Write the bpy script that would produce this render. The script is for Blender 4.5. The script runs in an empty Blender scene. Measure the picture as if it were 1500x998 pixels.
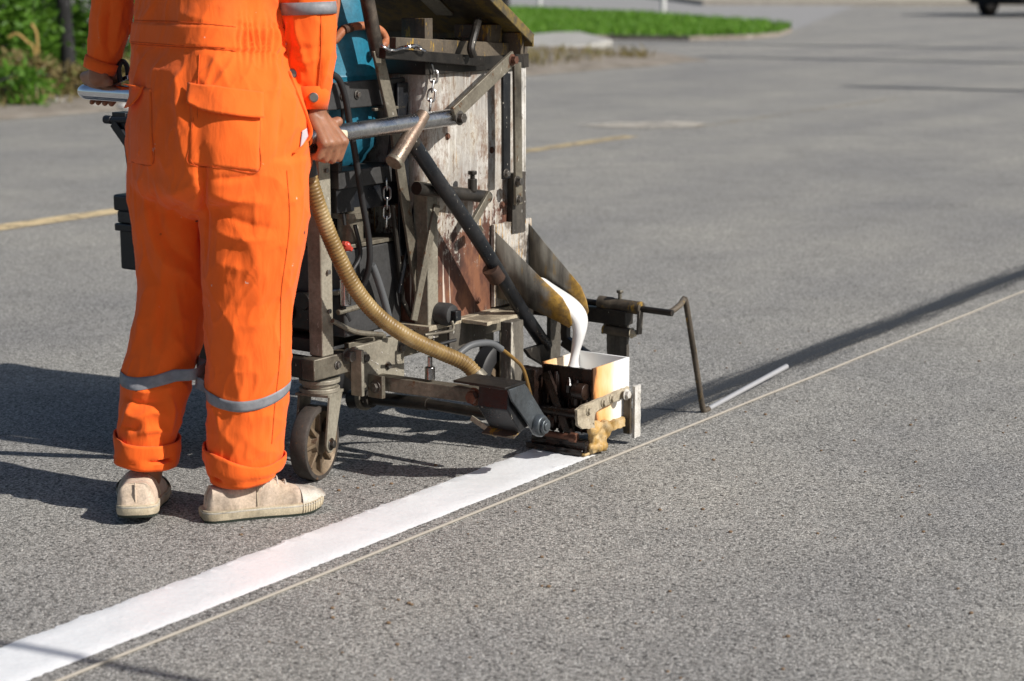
import bpy, bmesh, math, random
import numpy as np
from mathutils import Vector, Matrix, noise as mnoise
from mathutils.bvhtree import BVHTree
random.seed(7); rng = np.random.default_rng(7)
scn = bpy.context.scene
COL = scn.collection

# ------------------------------------------------------------------ camera, sky, sun
FPX, CAMH = 2750.0, 1.17
TH = math.atan(549.0 / FPX)
cam_d = bpy.data.cameras.new("camera"); cam = bpy.data.objects.new("camera", cam_d); COL.objects.link(cam)
cam.location = (0, 0, CAMH); cam.rotation_euler = (math.pi / 2 - TH, 0, 0)
cam_d.sensor_width = 36; cam_d.lens = FPX / 1500 * 36; cam_d.clip_end = 3000; cam_d.clip_start = 0.05
cam_d.dof.use_dof = True; cam_d.dof.focus_distance = 4.32; cam_d.dof.aperture_fstop = 4.0
scn.camera = cam
SUN_EL = math.radians(36.0)
SUN_AZ = Vector((0.905, -0.425, 0)).normalized()          # horizontal direction towards the sun
sunv = SUN_AZ * math.cos(SUN_EL) + Vector((0, 0, math.sin(SUN_EL)))
w = bpy.data.worlds.new("World"); scn.world = w; w.use_nodes = True
nt = w.node_tree; bg = nt.nodes["Background"]
sky = nt.nodes.new("ShaderNodeTexSky"); sky.sky_type = 'NISHITA'; sky.sun_disc = False
sky.sun_elevation = SUN_EL; sky.sun_rotation = math.atan2(SUN_AZ.x, SUN_AZ.y)
sky.dust_density = 1.5
nt.links.new(sky.outputs[0], bg.inputs[0]); bg.inputs[1].default_value = 0.068
sd = bpy.data.lights.new("sun", 'SUN'); so = bpy.data.objects.new("sun", sd); COL.objects.link(so)
sd.energy = 5.0; sd.angle = math.radians(0.53); sd.color = (1.0, 0.955, 0.895)
so.rotation_euler = (-sunv).to_track_quat('-Z', 'Y').to_euler(); so.location = (10, -6, 12)
vs = scn.view_settings; vs.view_transform = 'Standard'; vs.look = 'None'; vs.exposure = 0.15; vs.gamma = 1.0
vs.use_curve_mapping = False

# ------------------------------------------------------------------ frames: a pixel gives a direction, a plane gives the distance
CAM = np.array([0, 0, CAMH])
AZ = math.atan2(1930, math.hypot(FPX, 549))
U = np.array([math.sin(AZ), math.cos(AZ), 0.0])           # along the road (machine forward)
V = np.array([math.cos(AZ), -math.sin(AZ), 0.0])          # to the machine's right
V0 = -2.345                                               # right edge of the fresh line
def ray(px, py):
    x = (px - 750) / FPX; z = -(py - 499) / FPX
    return np.array([x, math.cos(TH) + z * math.sin(TH), -math.sin(TH) + z * math.cos(TH)])
def gz(px, py, z=0.0):
    r = ray(px, py); return CAM + r * ((z - CAMH) / r[2])
def at(px, py, Y):
    r = ray(px, py); return CAM + r * (Y / r[1])
def M(s, t, z): return U * s + V * (t + V0) + np.array([0, 0, z])
def Qs(px, py, s):
    r = ray(px, py); return CAM + r * ((s - CAM @ U) / (r @ U))
def Qt(px, py, t):
    r = ray(px, py); return CAM + r * ((t + V0 - CAM @ V) / (r @ V))
UP = np.array([0, 0, 1.0])

# ------------------------------------------------------------------ object helpers
def tag(o, label=None, cat=None, group=None, kind=None):
    if label: o["label"] = label
    if cat: o["category"] = cat
    if group: o["group"] = group
    if kind: o["kind"] = kind
    return o
MATS_INV = {}
def empty(name, loc, rz, label, cat, group=None):
    o = bpy.data.objects.new(name, None); COL.objects.link(o)
    o.location = loc; o.rotation_euler = (0, 0, rz); o.empty_display_size = 0.1
    MATS_INV[o.name] = (Matrix.Translation(Vector(loc)) @ Matrix.Rotation(rz, 4, 'Z')).inverted()
    return tag(o, label, cat, group)
class B:
    def __init__(s): s.v = []; s.f = []
    def add(s, vs, fs):
        n = len(s.v); s.v.extend([tuple(map(float, p)) for p in vs]); s.f.extend([tuple(i + n for i in f) for f in fs]); return s
    def box(s, c, hx, hy, hz):
        c, hx, hy, hz = map(np.asarray, (c, hx, hy, hz))
        p = [c + a * hx + b * hy + d * hz for d in (-1, 1) for b in (-1, 1) for a in (-1, 1)]
        return s.add(p, [(0, 2, 3, 1), (4, 5, 7, 6), (0, 1, 5, 4), (2, 6, 7, 3), (0, 4, 6, 2), (1, 3, 7, 5)])
    def boxm(s, s0, s1, t0, t1, z0, z1):
        return s.box(M((s0 + s1) / 2, (t0 + t1) / 2, (z0 + z1) / 2), V * (t1 - t0) / 2, U * (s1 - s0) / 2, UP * (z1 - z0) / 2)
    def bar(s, a, b, side, w, th):
        """flat or square bar from a to b; side = direction of its width"""
        a, b, side = map(lambda q: np.asarray(q, float), (a, b, side)); d = b - a; L = np.linalg.norm(d); d /= L
        side = side - d * (side @ d); side /= np.linalg.norm(side); n = np.cross(d, side)
        return s.box((a + b) / 2, side * w / 2, n * th / 2, d * L / 2)
    def tube(s, pts, r, n=14, caps=True, ph=0.0):
        pts = [np.asarray(p, float) for p in pts]; k = len(pts)
        rs = [r] * k if np.isscalar(r) else list(r)
        tans = []
        for i in range(k):
            d = pts[min(i + 1, k - 1)] - pts[max(i - 1, 0)]; tans.append(d / (np.linalg.norm(d) + 1e-12))
        a = np.array([0, 0, 1.0]) if abs(tans[0][2]) < 0.9 else np.array([1.0, 0, 0])
        e1 = np.cross(tans[0], a); e1 /= np.linalg.norm(e1); vs = []
        for i in range(k):
            e1 = e1 - tans[i] * (e1 @ tans[i]); e1 /= np.linalg.norm(e1); e2 = np.cross(tans[i], e1)
            for j in range(n):
                q = 2 * math.pi * j / n + ph; vs.append(pts[i] + rs[i] * (math.cos(q) * e1 + math.sin(q) * e2))
        return s.loft_raw(vs, k, n, caps)
    def loft_raw(s, vs, k, n, caps=True):
        fs = []
        for i in range(k - 1):
            for j in range(n):
                a = i * n + j; b = i * n + (j + 1) % n; fs.append((a, b, b + n, a + n))
        if caps: fs.append(tuple(range(n - 1, -1, -1))); fs.append(tuple(range((k - 1) * n, k * n)))
        return s.add(vs, fs)
    def prism(s, poly, off):
        poly = [np.asarray(p, float) for p in poly]; off = np.asarray(off, float); n = len(poly)
        fs = [tuple(range(n - 1, -1, -1)), tuple(range(n, 2 * n))] + [(i, (i + 1) % n, n + (i + 1) % n, n + i) for i in range(n)]
        return s.add(poly + [p + off for p in poly], fs)
    def ball(s, c, r, n=12, m=8, R=None):
        c = np.asarray(c, float); r = np.array([r] * 3 if np.isscalar(r) else r, float); vs = []; fs = []
        for i in range(m + 1):
            th = math.pi * i / m
            for j in range(n):
                ph = 2 * math.pi * j / n; q = np.array([math.sin(th) * math.cos(ph), math.sin(th) * math.sin(ph), math.cos(th)]) * r
                if R is not None: q = R @ q
                vs.append(c + q)
        for i in range(m):
            for j in range(n): fs.append((i * n + j, (i + 1) * n + j, (i + 1) * n + (j + 1) % n, i * n + (j + 1) % n))
        return s.add(vs, fs)
    def cap(s, a, b, ra, rb, n=12):
        """round cone (capsule)"""
        a = np.asarray(a, float); b = np.asarray(b, float); d = b - a; L = np.linalg.norm(d); d = d / max(L, 1e-9)
        P = []; R = []
        for q in (-0.98, -0.7, -0.35, 0): P.append(a + d * ra * q); R.append(ra * math.sqrt(1 - q * q))
        for q in (0, 0.35, 0.7, 0.98): P.append(b + d * rb * q); R.append(rb * math.sqrt(1 - q * q))
        return s.tube(P, R, n)
    def build(s, name, mat, parent=None, bevel=0.0, angle=35, smooth=True):
        inv = MATS_INV.get(parent.name) if parent else None
        vs = s.v
        if inv is not None:
            A = np.array(inv); P = np.array(vs); vs = (P @ A[:3, :3].T + A[:3, 3]).tolist()
        me = bpy.data.meshes.new(name); me.from_pydata(vs, [], s.f); me.update()
        bm = bmesh.new(); bm.from_mesh(me)
        if len(bm.faces) < 60000:
            bmesh.ops.remove_doubles(bm, verts=bm.verts, dist=1e-6); bmesh.ops.recalc_face_normals(bm, faces=bm.faces)
        bm.to_mesh(me); bm.free()
        if smooth:
            me.shade_smooth(); me.set_sharp_from_angle(angle=math.radians(angle))
        o = bpy.data.objects.new(name, me); COL.objects.link(o); o.parent = parent
        if parent: MATS_INV[o.name] = inv
        if mat: me.materials.append(mat)
        if bevel:
            b = o.modifiers.new("bevel", 'BEVEL'); b.width = bevel; b.segments = 2; b.limit_method = 'ANGLE'; b.angle_limit = math.radians(40)
        return o
def spline(pts, n=10):
    pts = [np.asarray(p, float) for p in pts]; P = [2 * pts[0] - pts[1]] + pts + [2 * pts[-1] - pts[-2]]; out = []
    for i in range(1, len(P) - 2):
        for k in range(n):
            t = k / n; a, b, c, d = P[i - 1], P[i], P[i + 1], P[i + 2]
            out.append(0.5 * ((2 * b) + (-a + c) * t + (2 * a - 5 * b + 4 * c - d) * t * t + (-a + 3 * b - 3 * c + d) * t ** 3))
    out.append(pts[-1]); return out

# ------------------------------------------------------------------ materials
class N:
    """small node-tree writer"""
    def __init__(s, name):
        s.m = bpy.data.materials.new(name); s.m.use_nodes = True; s.t = s.m.node_tree
        s.bsdf = s.t.nodes["Principled BSDF"]; s.co = s.t.nodes.new("ShaderNodeTexCoord")
        s.bsdf.inputs["Specular IOR Level"].default_value = 0.4
    def n(s, typ, **kw):
        o = s.t.nodes.new(typ)
        for k, v in kw.items(): setattr(o, k, v)
        return o
    def link(s, a, b): s.t.links.new(a, b)
    def coords(s, scale=(1, 1, 1), src="Object", loc=(0, 0, 0)):
        m = s.n("ShaderNodeMapping"); m.inputs["Scale"].default_value = scale; m.inputs["Location"].default_value = loc
        s.link(s.co.outputs[src], m.inputs[0]); return m.outputs[0]
    def noise(s, scale, detail=4, rough=0.6, vec=None, dist=0.0):
        o = s.n("ShaderNodeTexNoise"); o.inputs["Scale"].default_value = scale; o.inputs["Detail"].default_value = detail
        o.inputs["Roughness"].default_value = rough; o.inputs["Distortion"].default_value = dist
        s.link(vec if vec is not None else s.co.outputs["Object"], o.inputs["Vector"]); return o.outputs[0]
    def vor(s, scale, vec=None, out="Distance", feature='F1'):
        o = s.n("ShaderNodeTexVoronoi", feature=feature); o.inputs["Scale"].default_value = scale
        s.link(vec if vec is not None else s.co.outputs["Object"], o.inputs["Vector"]); return o.outputs[out]
    def ramp(s, fac, stops, interp='LINEAR'):
        r = s.n("ShaderNodeValToRGB"); r.color_ramp.interpolation = interp; e = r.color_ramp.elements
        while len(e) < len(stops): e.new(0.5)
        for i, (p, c) in enumerate(stops):
            e[i].position = p; c = (c, c, c) if np.isscalar(c) else c; e[i].color = (*c, 1)
        s.link(fac, r.inputs[0]); return r.outputs[0]
    def mix(s, fac, a, b, mode='MIX'):
        o = s.n("ShaderNodeMix", data_type='RGBA', blend_type=mode)
        for k, v in ((0, fac), (6, a), (7, b)):
            if hasattr(v, "node"): s.link(v, o.inputs[k])
            elif k == 0: o.inputs[0].default_value = v
            else: o.inputs[k].default_value = (*v, 1) if len(v) == 3 else v
        return o.outputs[2]
    def math(s, op, a, b=0.0, clamp=False):
        o = s.n("ShaderNodeMath", operation=op, use_clamp=clamp)
        for k, v in ((0, a), (1, b)):
            if hasattr(v, "node"): s.link(v, o.inputs[k])
            else: o.inputs[k].default_value = v
        return o.outputs[0]
    def sep(s, i, src="Object"):
        o = s.n("ShaderNodeSeparateXYZ"); s.link(s.co.outputs[src], o.inputs[0]); return o.outputs[i]
    def bump(s, h, strength=0.3, dist=0.002, normal=None):
        o = s.n("ShaderNodeBump"); o.inputs["Strength"].default_value = strength; o.inputs["Distance"].default_value = dist
        s.link(h, o.inputs["Height"])
        if normal is not None: s.link(normal, o.inputs["Normal"])
        return o.outputs[0]
    def set(s, **kw):
        for k, v in kw.items():
            k = {"color": "Base Color", "rough": "Roughness", "metal": "Metallic", "normal": "Normal", "spec": "Specular IOR Level",
                 "alpha": "Alpha", "trans": "Transmission Weight", "sub": "Subsurface Weight", "sheen": "Sheen Weight", "coat": "Coat Weight"}[k]
            if hasattr(v, "node"): s.link(v, s.bsdf.inputs[k])
            else: s.bsdf.inputs[k].default_value = (*v, 1) if isinstance(v, tuple) and len(v) == 3 else v
        return s
def grimy(name, base, dirt, rust=None, amt=0.5, rough=0.55, metal=0.0, scale=9, speck=None, rustamt=0.6, streak=1.0):
    k = N(name); vec = k.coords((1, 1, streak))
    n1 = k.noise(scale, 6, 0.65, vec); f1 = k.ramp(n1, [(amt - 0.12, 0), (amt + 0.14, 1)])
    c = k.mix(f1, base, dirt)
    if rust:
        n2 = k.noise(scale * 2.3, 6, 0.7, k.coords((1, 1, streak), loc=(3.1, 1.7, .4))); c = k.mix(k.ramp(n2, [(rustamt, 0), (rustamt + 0.07, 1)]), c, rust)
    if speck:
        n3 = k.noise(scale * 9, 3, 0.6, k.coords((1, 1, 0.5), loc=(5, 2, 9))); c = k.mix(k.ramp(n3, [(0.69, 0), (0.715, 1)]), c, speck)
    big = k.noise(scale * .55, 5, 0.65, k.coords((1, 1, .5), loc=(2, 9, 4))); c = k.mix(0.9, c, k.ramp(big, [(0.36, 0.42), (0.50, 0.95), (0.7, 1.12)]), 'MULTIPLY')
    fine = k.noise(scale * 14, 4, 0.7); c = k.mix(0.55, c, k.ramp(fine, [(0.3, 0.35), (0.7, 1.0)]), 'MULTIPLY')
    k.set(color=c, rough=k.ramp(n1, [(0.3, max(0.1, rough - 0.12)), (0.7, min(1, rough + 0.2))]), metal=metal, normal=k.bump(fine, 0.35, 0.0015))
    return k.m
def plain(name, col, rough=0.5, metal=0.0, **kw):
    k = N(name); n = k.noise(40, 4, 0.6); k.set(color=k.mix(0.25, col, k.ramp(n, [(0.3, 0.6), (0.7, 1.0)]), 'MULTIPLY'), rough=rough, metal=metal, normal=k.bump(n, 0.15, 0.001), **kw); return k.m
STEEL = grimy("grimy_steel", (0.25, 0.225, 0.175), (0.10, 0.083, 0.062), (0.14, 0.07, 0.03), amt=0.55, rough=0.42, metal=0.35, scale=11, speck=(0.50, 0.47, 0.40))
STEELL = grimy("pale_painted_steel", (0.37, 0.34, 0.27), (0.19, 0.165, 0.125), (0.18, 0.095, 0.04), amt=0.58, rough=0.45, metal=0.2, scale=9, rustamt=0.66, speck=(0.50, 0.47, 0.40))
DARK = grimy("oily_dark_steel", (0.024, 0.022, 0.020), (0.055, 0.047, 0.038), (0.10, 0.05, 0.027), amt=0.52, rough=0.42, metal=0.3, scale=10, rustamt=0.64, speck=(0.50, 0.47, 0.40))
BLACKP = grimy("black_painted_steel", (0.012, 0.014, 0.018), (0.035, 0.034, 0.034), (0.16, 0.08, 0.04), amt=0.56, rough=0.33, metal=0.1, scale=13, rustamt=0.69, speck=(0.50, 0.47, 0.40))
GREYP = grimy("grey_painted_panel", (0.055, 0.055, 0.056), (0.035, 0.034, 0.032), None, amt=0.55, rough=0.5, scale=6)
BLUEG = grimy("blue_grey_worn_plate", (0.13, 0.15, 0.165), (0.07, 0.075, 0.08), (0.22, 0.10, 0.05), amt=0.5, rough=0.35, metal=0.5, scale=14, rustamt=0.68)
RUST = grimy("rusty_steel", (0.16, 0.075, 0.04), (0.07, 0.038, 0.026), (0.30, 0.14, 0.05), amt=0.5, rough=0.7, metal=0.1, scale=16)
SPLAT = grimy("paint_splattered_steel", (0.16, 0.145, 0.12), (0.07, 0.06, 0.05), (0.55, 0.51, 0.43), amt=0.5, rough=0.6, metal=0.1, scale=12, speck=(0.72, 0.70, 0.64), rustamt=0.60, streak=0.12)
SPLATY = grimy("yellow_splattered_steel", (0.15, 0.12, 0.085), (0.08, 0.065, 0.05), (0.50, 0.30, 0.04), amt=0.5, rough=0.6, metal=0.1, scale=13, rustamt=0.57, streak=0.35)
BURNT = grimy("burnt_paint_crust", (0.012, 0.008, 0.007), (0.045, 0.021, 0.012), (0.28, 0.12, 0.045), amt=0.58, rough=0.22, metal=0.0, scale=22, rustamt=0.66, streak=0.5)
BOXCREAM = None
CHROME = grimy("worn_chrome", (0.62, 0.62, 0.63), (0.45, 0.44, 0.42), (0.25, 0.21, 0.17), amt=0.6, rough=0.2, metal=1.0, scale=10, rustamt=0.68)
CHROME2 = plain("polished_chrome", (0.72, 0.74, 0.78), 0.09, 1.0)
RUBBER = plain("black_rubber", (0.018, 0.018, 0.019), 0.5)
PLASTIC = plain("black_plastic", (0.012, 0.014, 0.018), 0.42)
BOLT = grimy("dirty_bolt_steel", (0.26, 0.25, 0.235), (0.10, 0.085, 0.07), (0.2, 0.09, 0.04), amt=0.5, rough=0.38, metal=0.7, scale=30)
RUSTBOLT = grimy("rusty_bolt", (0.20, 0.085, 0.05), (0.10, 0.05, 0.035), None, rough=0.6, metal=0.3, scale=40)
CREAMP = plain("cream_plastic_cap", (0.62, 0.55, 0.40), 0.5)
ORANGEH = grimy("orange_rubber_hose", (0.55, 0.20, 0.09), (0.42, 0.15, 0.07), None, rough=0.5, scale=15)
COPPER = grimy("stained_copper_tube", (0.34, 0.20, 0.05), (0.22, 0.12, 0.04), None, rough=0.45, metal=0.3, scale=20)
GREYH = plain("grey_rubber_hose", (0.10, 0.105, 0.11), 0.5)
BRAID = plain("braided_grey_hose", (0.24, 0.23, 0.21), 0.5, 0.3)
REDP = plain("red_plastic", (0.45, 0.05, 0.03), 0.35)
def mk_tank():
    k = N("paint_stained_tank")
    st = k.coords((60, 60, 9.0)); n1 = k.math('ADD', k.math('MULTIPLY', k.noise(1.0, 8, 0.75, st, .8), .38), k.math('MULTIPLY', k.noise(13, 8, .78, k.coords((1, 1, .55), loc=(6, 3, 3)), .5), .62))
    cream = k.ramp(n1, [(0.37, (0.10, 0.065, 0.045)), (0.42, (0.26, 0.20, 0.14)), (0.46, (0.48, 0.45, 0.39)), (0.50, (0.34, 0.31, 0.27)), (0.54, (0.54, 0.52, 0.48)), (0.58, (0.40, 0.37, 0.33)), (0.64, (0.18, 0.15, 0.12))])
    smear = k.noise(5, 6, 0.7, k.coords((1, 1, 0.7), loc=(2, 5, 1))); cream = k.mix(k.ramp(smear, [(0.44, 0), (0.62, 0.85)]), cream, (0.25, 0.235, 0.22))
    st2 = k.coords((55, 55, 2.0), loc=(7, 3, 1)); n2 = k.noise(1.0, 5, 0.6, st2)
    rust = k.ramp(k.noise(18, 6, 0.7, k.coords((1, 1, 0.5))), [(0.35, (0.038, 0.020, 0.016)), (0.5, (0.095, 0.040, 0.026)), (0.66, (0.20, 0.085, 0.045))])
    z = k.sep(2); edge = k.math('ADD', k.math('MULTIPLY', k.math('SUBTRACT', 0.63, z), 6.0), k.math('MULTIPLY', k.math('SUBTRACT', n1, 0.5), 7.0))
    edge = k.math('ADD', edge, k.math('MULTIPLY', k.math('SUBTRACT', k.noise(38, 6, .75), 0.5), 3.6))
    lower = k.ramp(edge, [(0.25, 0), (0.6, 1)])
    rc = k.mix(k.ramp(n2, [(0.60, 0), (0.66, 1)]), rust, (0.58, 0.50, 0.42))
    drip = k.noise(1.0, 3, .5, k.coords((130, 130, 5.5), loc=(3, 3, 6))); cream = k.mix(k.ramp(drip, [(0.58, 0), (0.63, .55)]), cream, (0.60, 0.585, 0.55)); cream = k.mix(k.ramp(k.noise(1.0, 4, .6, k.coords((80, 80, 7), loc=(9, 3, 1))), [(0.62, 0), (0.68, .5)]), cream, (0.20, 0.13, 0.085))
    cream = k.mix(k.ramp(k.noise(21, 8, .8, k.coords((1, 1, .5), loc=(5, 5, 5))), [(0.49, 0), (0.60, .85)]), cream, (0.17, 0.10, 0.065))
    c = k.mix(lower, cream, rc)
    c = k.mix(k.ramp(k.noise(1.0, 4, 0.5, k.coords((60, 60, 3.0), loc=(1, 8, 2))), [(0.68, 0), (0.73, 0.85)]), c, (0.55, 0.30, 0.05))
    c = k.mix(k.ramp(k.noise(60, 4, .7), [(0.66, 0), (0.70, 0.8)]), c, (0.20, 0.10, 0.06))
    k.set(color=c, rough=0.6, normal=k.bump(n1, 0.3, 0.002)); return k.m
TANK = mk_tank()
def mk_lid():
    k = N("ochre_stained_lid"); n = k.noise(9, 7, 0.7, k.coords((1, 1, 1)))
    k.set(color=k.ramp(n, [(0.32, (0.025, 0.022, 0.018)), (0.45, (0.08, 0.065, 0.04)), (0.55, (0.20, 0.14, 0.035)), (0.63, (0.09, 0.075, 0.05)), (0.75, (0.22, 0.18, 0.11))]), rough=0.6, metal=0.15, normal=k.bump(n, 0.3, 0.003)); return k.m
LID = mk_lid()
def mk_hose():
    k = N("ribbed_amber_hose"); n = k.noise(14, 4, 0.6); 
    k.set(color=k.ramp(n, [(0.3, (0.12, 0.07, 0.022)), (0.5, (0.24, 0.155, 0.055)), (0.7, (0.36, 0.275, 0.14))]), rough=0.42); return k.m
HOSE = mk_hose()
def mk_paint():
    k = N("fresh_white_thermoplastic"); n = k.noise(75, 5, 0.65); n2 = k.noise(4, 3, 0.5)
    k.set(color=k.ramp(n2, [(0.3, (0.75, 0.765, 0.775)), (0.7, (0.82, 0.83, 0.84))]), rough=0.34, normal=k.bump(n, 0.38, 0.0035)); return k.m
PAINT = mk_paint()
LIQUID = plain("molten_white_paint", (0.80, 0.80, 0.79), 0.16)
def mk_box():
    k = N("heat_stained_white_box"); x = k.sep(1); n = k.noise(20, 5, .6, k.coords((1, 1, .4)))
    f = k.math('ADD', k.math('MULTIPLY', k.math('SUBTRACT', x, 0.168), 8.5), k.math('MULTIPLY', k.math('SUBTRACT', n, .5), .9))
    c = k.ramp(f, [(0.0, (0.10, 0.045, 0.02)), (0.07, (0.52, 0.22, 0.07)), (0.22, (0.74, 0.42, 0.16)), (0.5, (0.80, 0.60, 0.36)), (0.75, (0.82, 0.76, 0.66)), (1.0, (0.83, 0.83, 0.81))])
    k.set(color=c, rough=0.4, normal=k.bump(n, 0.2, 0.002)); return k.m
BOXCREAM = mk_box()
def mk_chute():
    k = N("streaked_chute_steel"); n = k.noise(1.0, 6, .7, k.coords((28, 28, 4))); m2 = k.noise(16, 6, .7)
    c = k.ramp(n, [(0.3, (0.035, 0.032, 0.03)), (0.45, (0.12, 0.108, 0.09)), (0.6, (0.20, 0.185, 0.155)), (0.75, (0.30, 0.27, 0.22))])
    tip = k.math('ADD', k.math('MULTIPLY', k.math('SUBTRACT', k.sep(0), .315), 16.0), k.math('MULTIPLY', k.math('SUBTRACT', m2, .5), 3.0)); c = k.mix(k.ramp(tip, [(0.1, 0), (0.6, .85)]), c, k.ramp(k.noise(60, 4, .7), [(0.35, (0.16, 0.09, 0.02)), (0.65, (0.44, 0.25, 0.03))]))
    c = k.mix(k.ramp(k.math('ADD', k.math('MULTIPLY', k.noise(1.0, 4, .6, k.coords((30, 30, 2.0), loc=(4, 1, 0))), .8), k.math('MULTIPLY', m2, .35)), [(0.66, 0), (0.76, .8)]), c, (0.34, 0.20, 0.04))
    k.set(color=c, rough=0.5, metal=0.25, normal=k.bump(m2, .5, .003)); return k.m
CHUTEM = mk_chute()
def mk_runs():
    k = N("white_and_ochre_runs"); n = k.noise(1.0, 5, .6, k.coords((150, 150, 4))); c = k.ramp(n, [(0.34, (0.06, 0.035, 0.02)), (0.40, (0.45, 0.24, 0.035)), (0.43, (0.52, 0.50, 0.46)), (0.49, (0.36, 0.34, 0.30)), (0.53, (0.60, 0.58, 0.54)), (0.57, (0.10, 0.06, 0.035)), (0.60, (0.55, 0.52, 0.47)), (0.68, (0.48, 0.28, 0.05))]); c = k.mix(k.ramp(k.noise(30, 6, .75), [(0.48, 0), (0.62, .85)]), c, (0.11, 0.085, 0.065))
    k.set(color=c, rough=.5, normal=k.bump(n, .7, .004)); return k.m
RUNS = mk_runs()
CREAMST = grimy("cream_caked_steel", (0.52, 0.45, 0.33), (0.33, 0.27, 0.19), (0.16, 0.09, 0.05), amt=0.55, rough=0.6, scale=22, speck=(0.75, 0.72, 0.66), rustamt=0.62)
YELLOWCAKE = grimy("yellow_caked_paint", (0.52, 0.30, 0.07), (0.60, 0.46, 0.26), (0.16, 0.065, 0.025), amt=0.5, rough=0.55, scale=24, rustamt=0.62)
WHITECAKE = grimy("white_caked_paint", (0.72, 0.70, 0.66), (0.55, 0.52, 0.46), (0.22, 0.19, 0.16), amt=0.5, rough=0.6, scale=24, rustamt=0.6)
def mk_asphalt():
    k = N("worn_grey_asphalt")  # stone grain and wear in the asphalt's own colour
    cell = k.vor(240, out="Color"); cb = k.n("ShaderNodeSeparateColor"); k.link(cell, cb.inputs[0])
    stone = k.ramp(cb.outputs[0], [(0.0, (0.105, 0.103, 0.097)), (0.3, (0.275, 0.270, 0.252)), (0.65, (0.375, 0.368, 0.345)), (0.93, (0.48, 0.472, 0.445)), (1.0, (0.62, 0.61, 0.575))])
    d = k.vor(240); gap = k.ramp(d, [(0.38, 1.0), (0.72, 0.66)]); c = k.mix(1.0, stone, gap, 'MULTIPLY')
    mid = k.noise(95, 3, .65); c = k.mix(0.85, c, k.ramp(mid, [(0.30, 0.55), (0.42, 0.97), (0.7, 1.12)]), 'MULTIPLY')
    pit = k.vor(42, k.coords((1, 1, 1), loc=(.3, .7, 0))); c = k.mix(k.ramp(pit, [(0.12, 0.85), (0.21, 0.0)]), c, (0.045, 0.044, 0.043))
    chip = k.vor(30, k.coords((1, 1, 1), loc=(1.3, .2, 0))); c = k.mix(k.ramp(chip, [(0.06, 0.8), (0.11, 0.0)]), c, (0.55, 0.53, 0.49))
    patch_ = k.noise(3.5, 6, .65, k.coords((1, 1, 1), loc=(4, 2, 0))); c = k.mix(0.8, c, k.ramp(patch_, [(0.32, (0.87, 0.868, 0.862)), (0.5, (1, 1, 1)), (0.68, (1.09, 1.08, 1.06))]), 'MULTIPLY')
    big = k.noise(0.7, 5, .6); c = k.mix(0.9, c, k.ramp(big, [(0.3, (0.82, 0.82, 0.84)), (0.7, (1.12, 1.10, 1.06))]), 'MULTIPLY')
    # worn wheel tracks run along the road
    vec = k.n("ShaderNodeMapping"); vec.vector_type = 'TEXTURE'; vec.inputs["Rotation"].default_value = (0, 0, -AZ); k.link(k.co.outputs["Object"], vec.inputs[0])
    vv = k.n("ShaderNodeMapping"); vv.inputs["Scale"].default_value = (0.9, 0.02, 1); k.link(vec.outputs[0], vv.inputs[0])
    tr = k.noise(1.3, 3, .5, vv.outputs[0]); c = k.mix(0.6, c, k.ramp(tr, [(0.35, (0.84, 0.84, 0.87)), (0.65, (1.1, 1.09, 1.07))]), 'MULTIPLY')
    hb = k.math('ADD', k.math('MULTIPLY', k.math('SUBTRACT', 1.0, d), 0.6), k.math('ADD', k.math('MULTIPLY', mid, 1.2), k.math('MULTIPLY', cb.outputs[1], 0.5)))
    k.set(color=c, rough=0.82, spec=0.25, normal=k.bump(hb, 0.6, 0.005)); return k.m
ASPH = mk_asphalt()
def mk_dirt():
    k = N("dry_sandy_dirt"); n = k.noise(3, 7, .7); k.set(color=k.ramp(n, [(0.3, (0.13, 0.11, 0.085)), (0.5, (0.23, 0.20, 0.165)), (0.7, (0.31, 0.28, 0.24))]), rough=0.95, normal=k.bump(k.noise(30, 5, .7), 0.8, 0.02)); return k.m
DIRT = mk_dirt()
def mk_conc(name="pale_concrete", a=(0.30, 0.29, 0.27), b=(0.42, 0.41, 0.38)):
    k = N(name); n = k.noise(4, 7, .7); k.set(color=k.ramp(n, [(0.3, a), (0.7, b)]), rough=0.9, normal=k.bump(k.noise(40, 4, .6), 0.3, 0.004)); return k.m
CONC = mk_conc()
PAVE = mk_conc("smooth_side_road", (0.25, 0.245, 0.24), (0.31, 0.305, 0.30))
def mk_leaf(name, a, b, c3):
    k = N(name); g = k.n("ShaderNodeObjectInfo"); n = k.noise(7, 2, .5); n2 = k.vor(60, out="Color"); s_ = k.n("ShaderNodeSeparateColor"); k.link(n2, s_.inputs[0])
    f = k.math('ADD', k.math('MULTIPLY', n, 0.6), k.math('MULTIPLY', s_.outputs[0], 0.4))
    k.set(color=k.ramp(f, [(0.25, a), (0.5, b), (0.75, c3)]), rough=0.5, spec=0.3)
    tr = k.n("ShaderNodeBsdfTranslucent"); tr.inputs[0].default_value = (*[x * 1.5 for x in b], 1)
    mx = k.n("ShaderNodeMixShader"); mx.inputs[0].default_value = 0.3; out = k.t.nodes["Material Output"]
    k.link(k.bsdf.outputs[0], mx.inputs[1]); k.link(tr.outputs[0], mx.inputs[2]); k.link(mx.outputs[0], out.inputs[0]); return k.m
LEAF = mk_leaf("fresh_green_leaves", (0.035, 0.095, 0.010), (0.085, 0.20, 0.018), (0.16, 0.29, 0.035))
GRASS = mk_leaf("bright_grass", (0.06, 0.15, 0.014), (0.115, 0.27, 0.024), (0.22, 0.33, 0.06))
DRYG = mk_leaf("dry_grass", (0.16, 0.12, 0.05), (0.26, 0.20, 0.09), (0.14, 0.19, 0.05))
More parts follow.
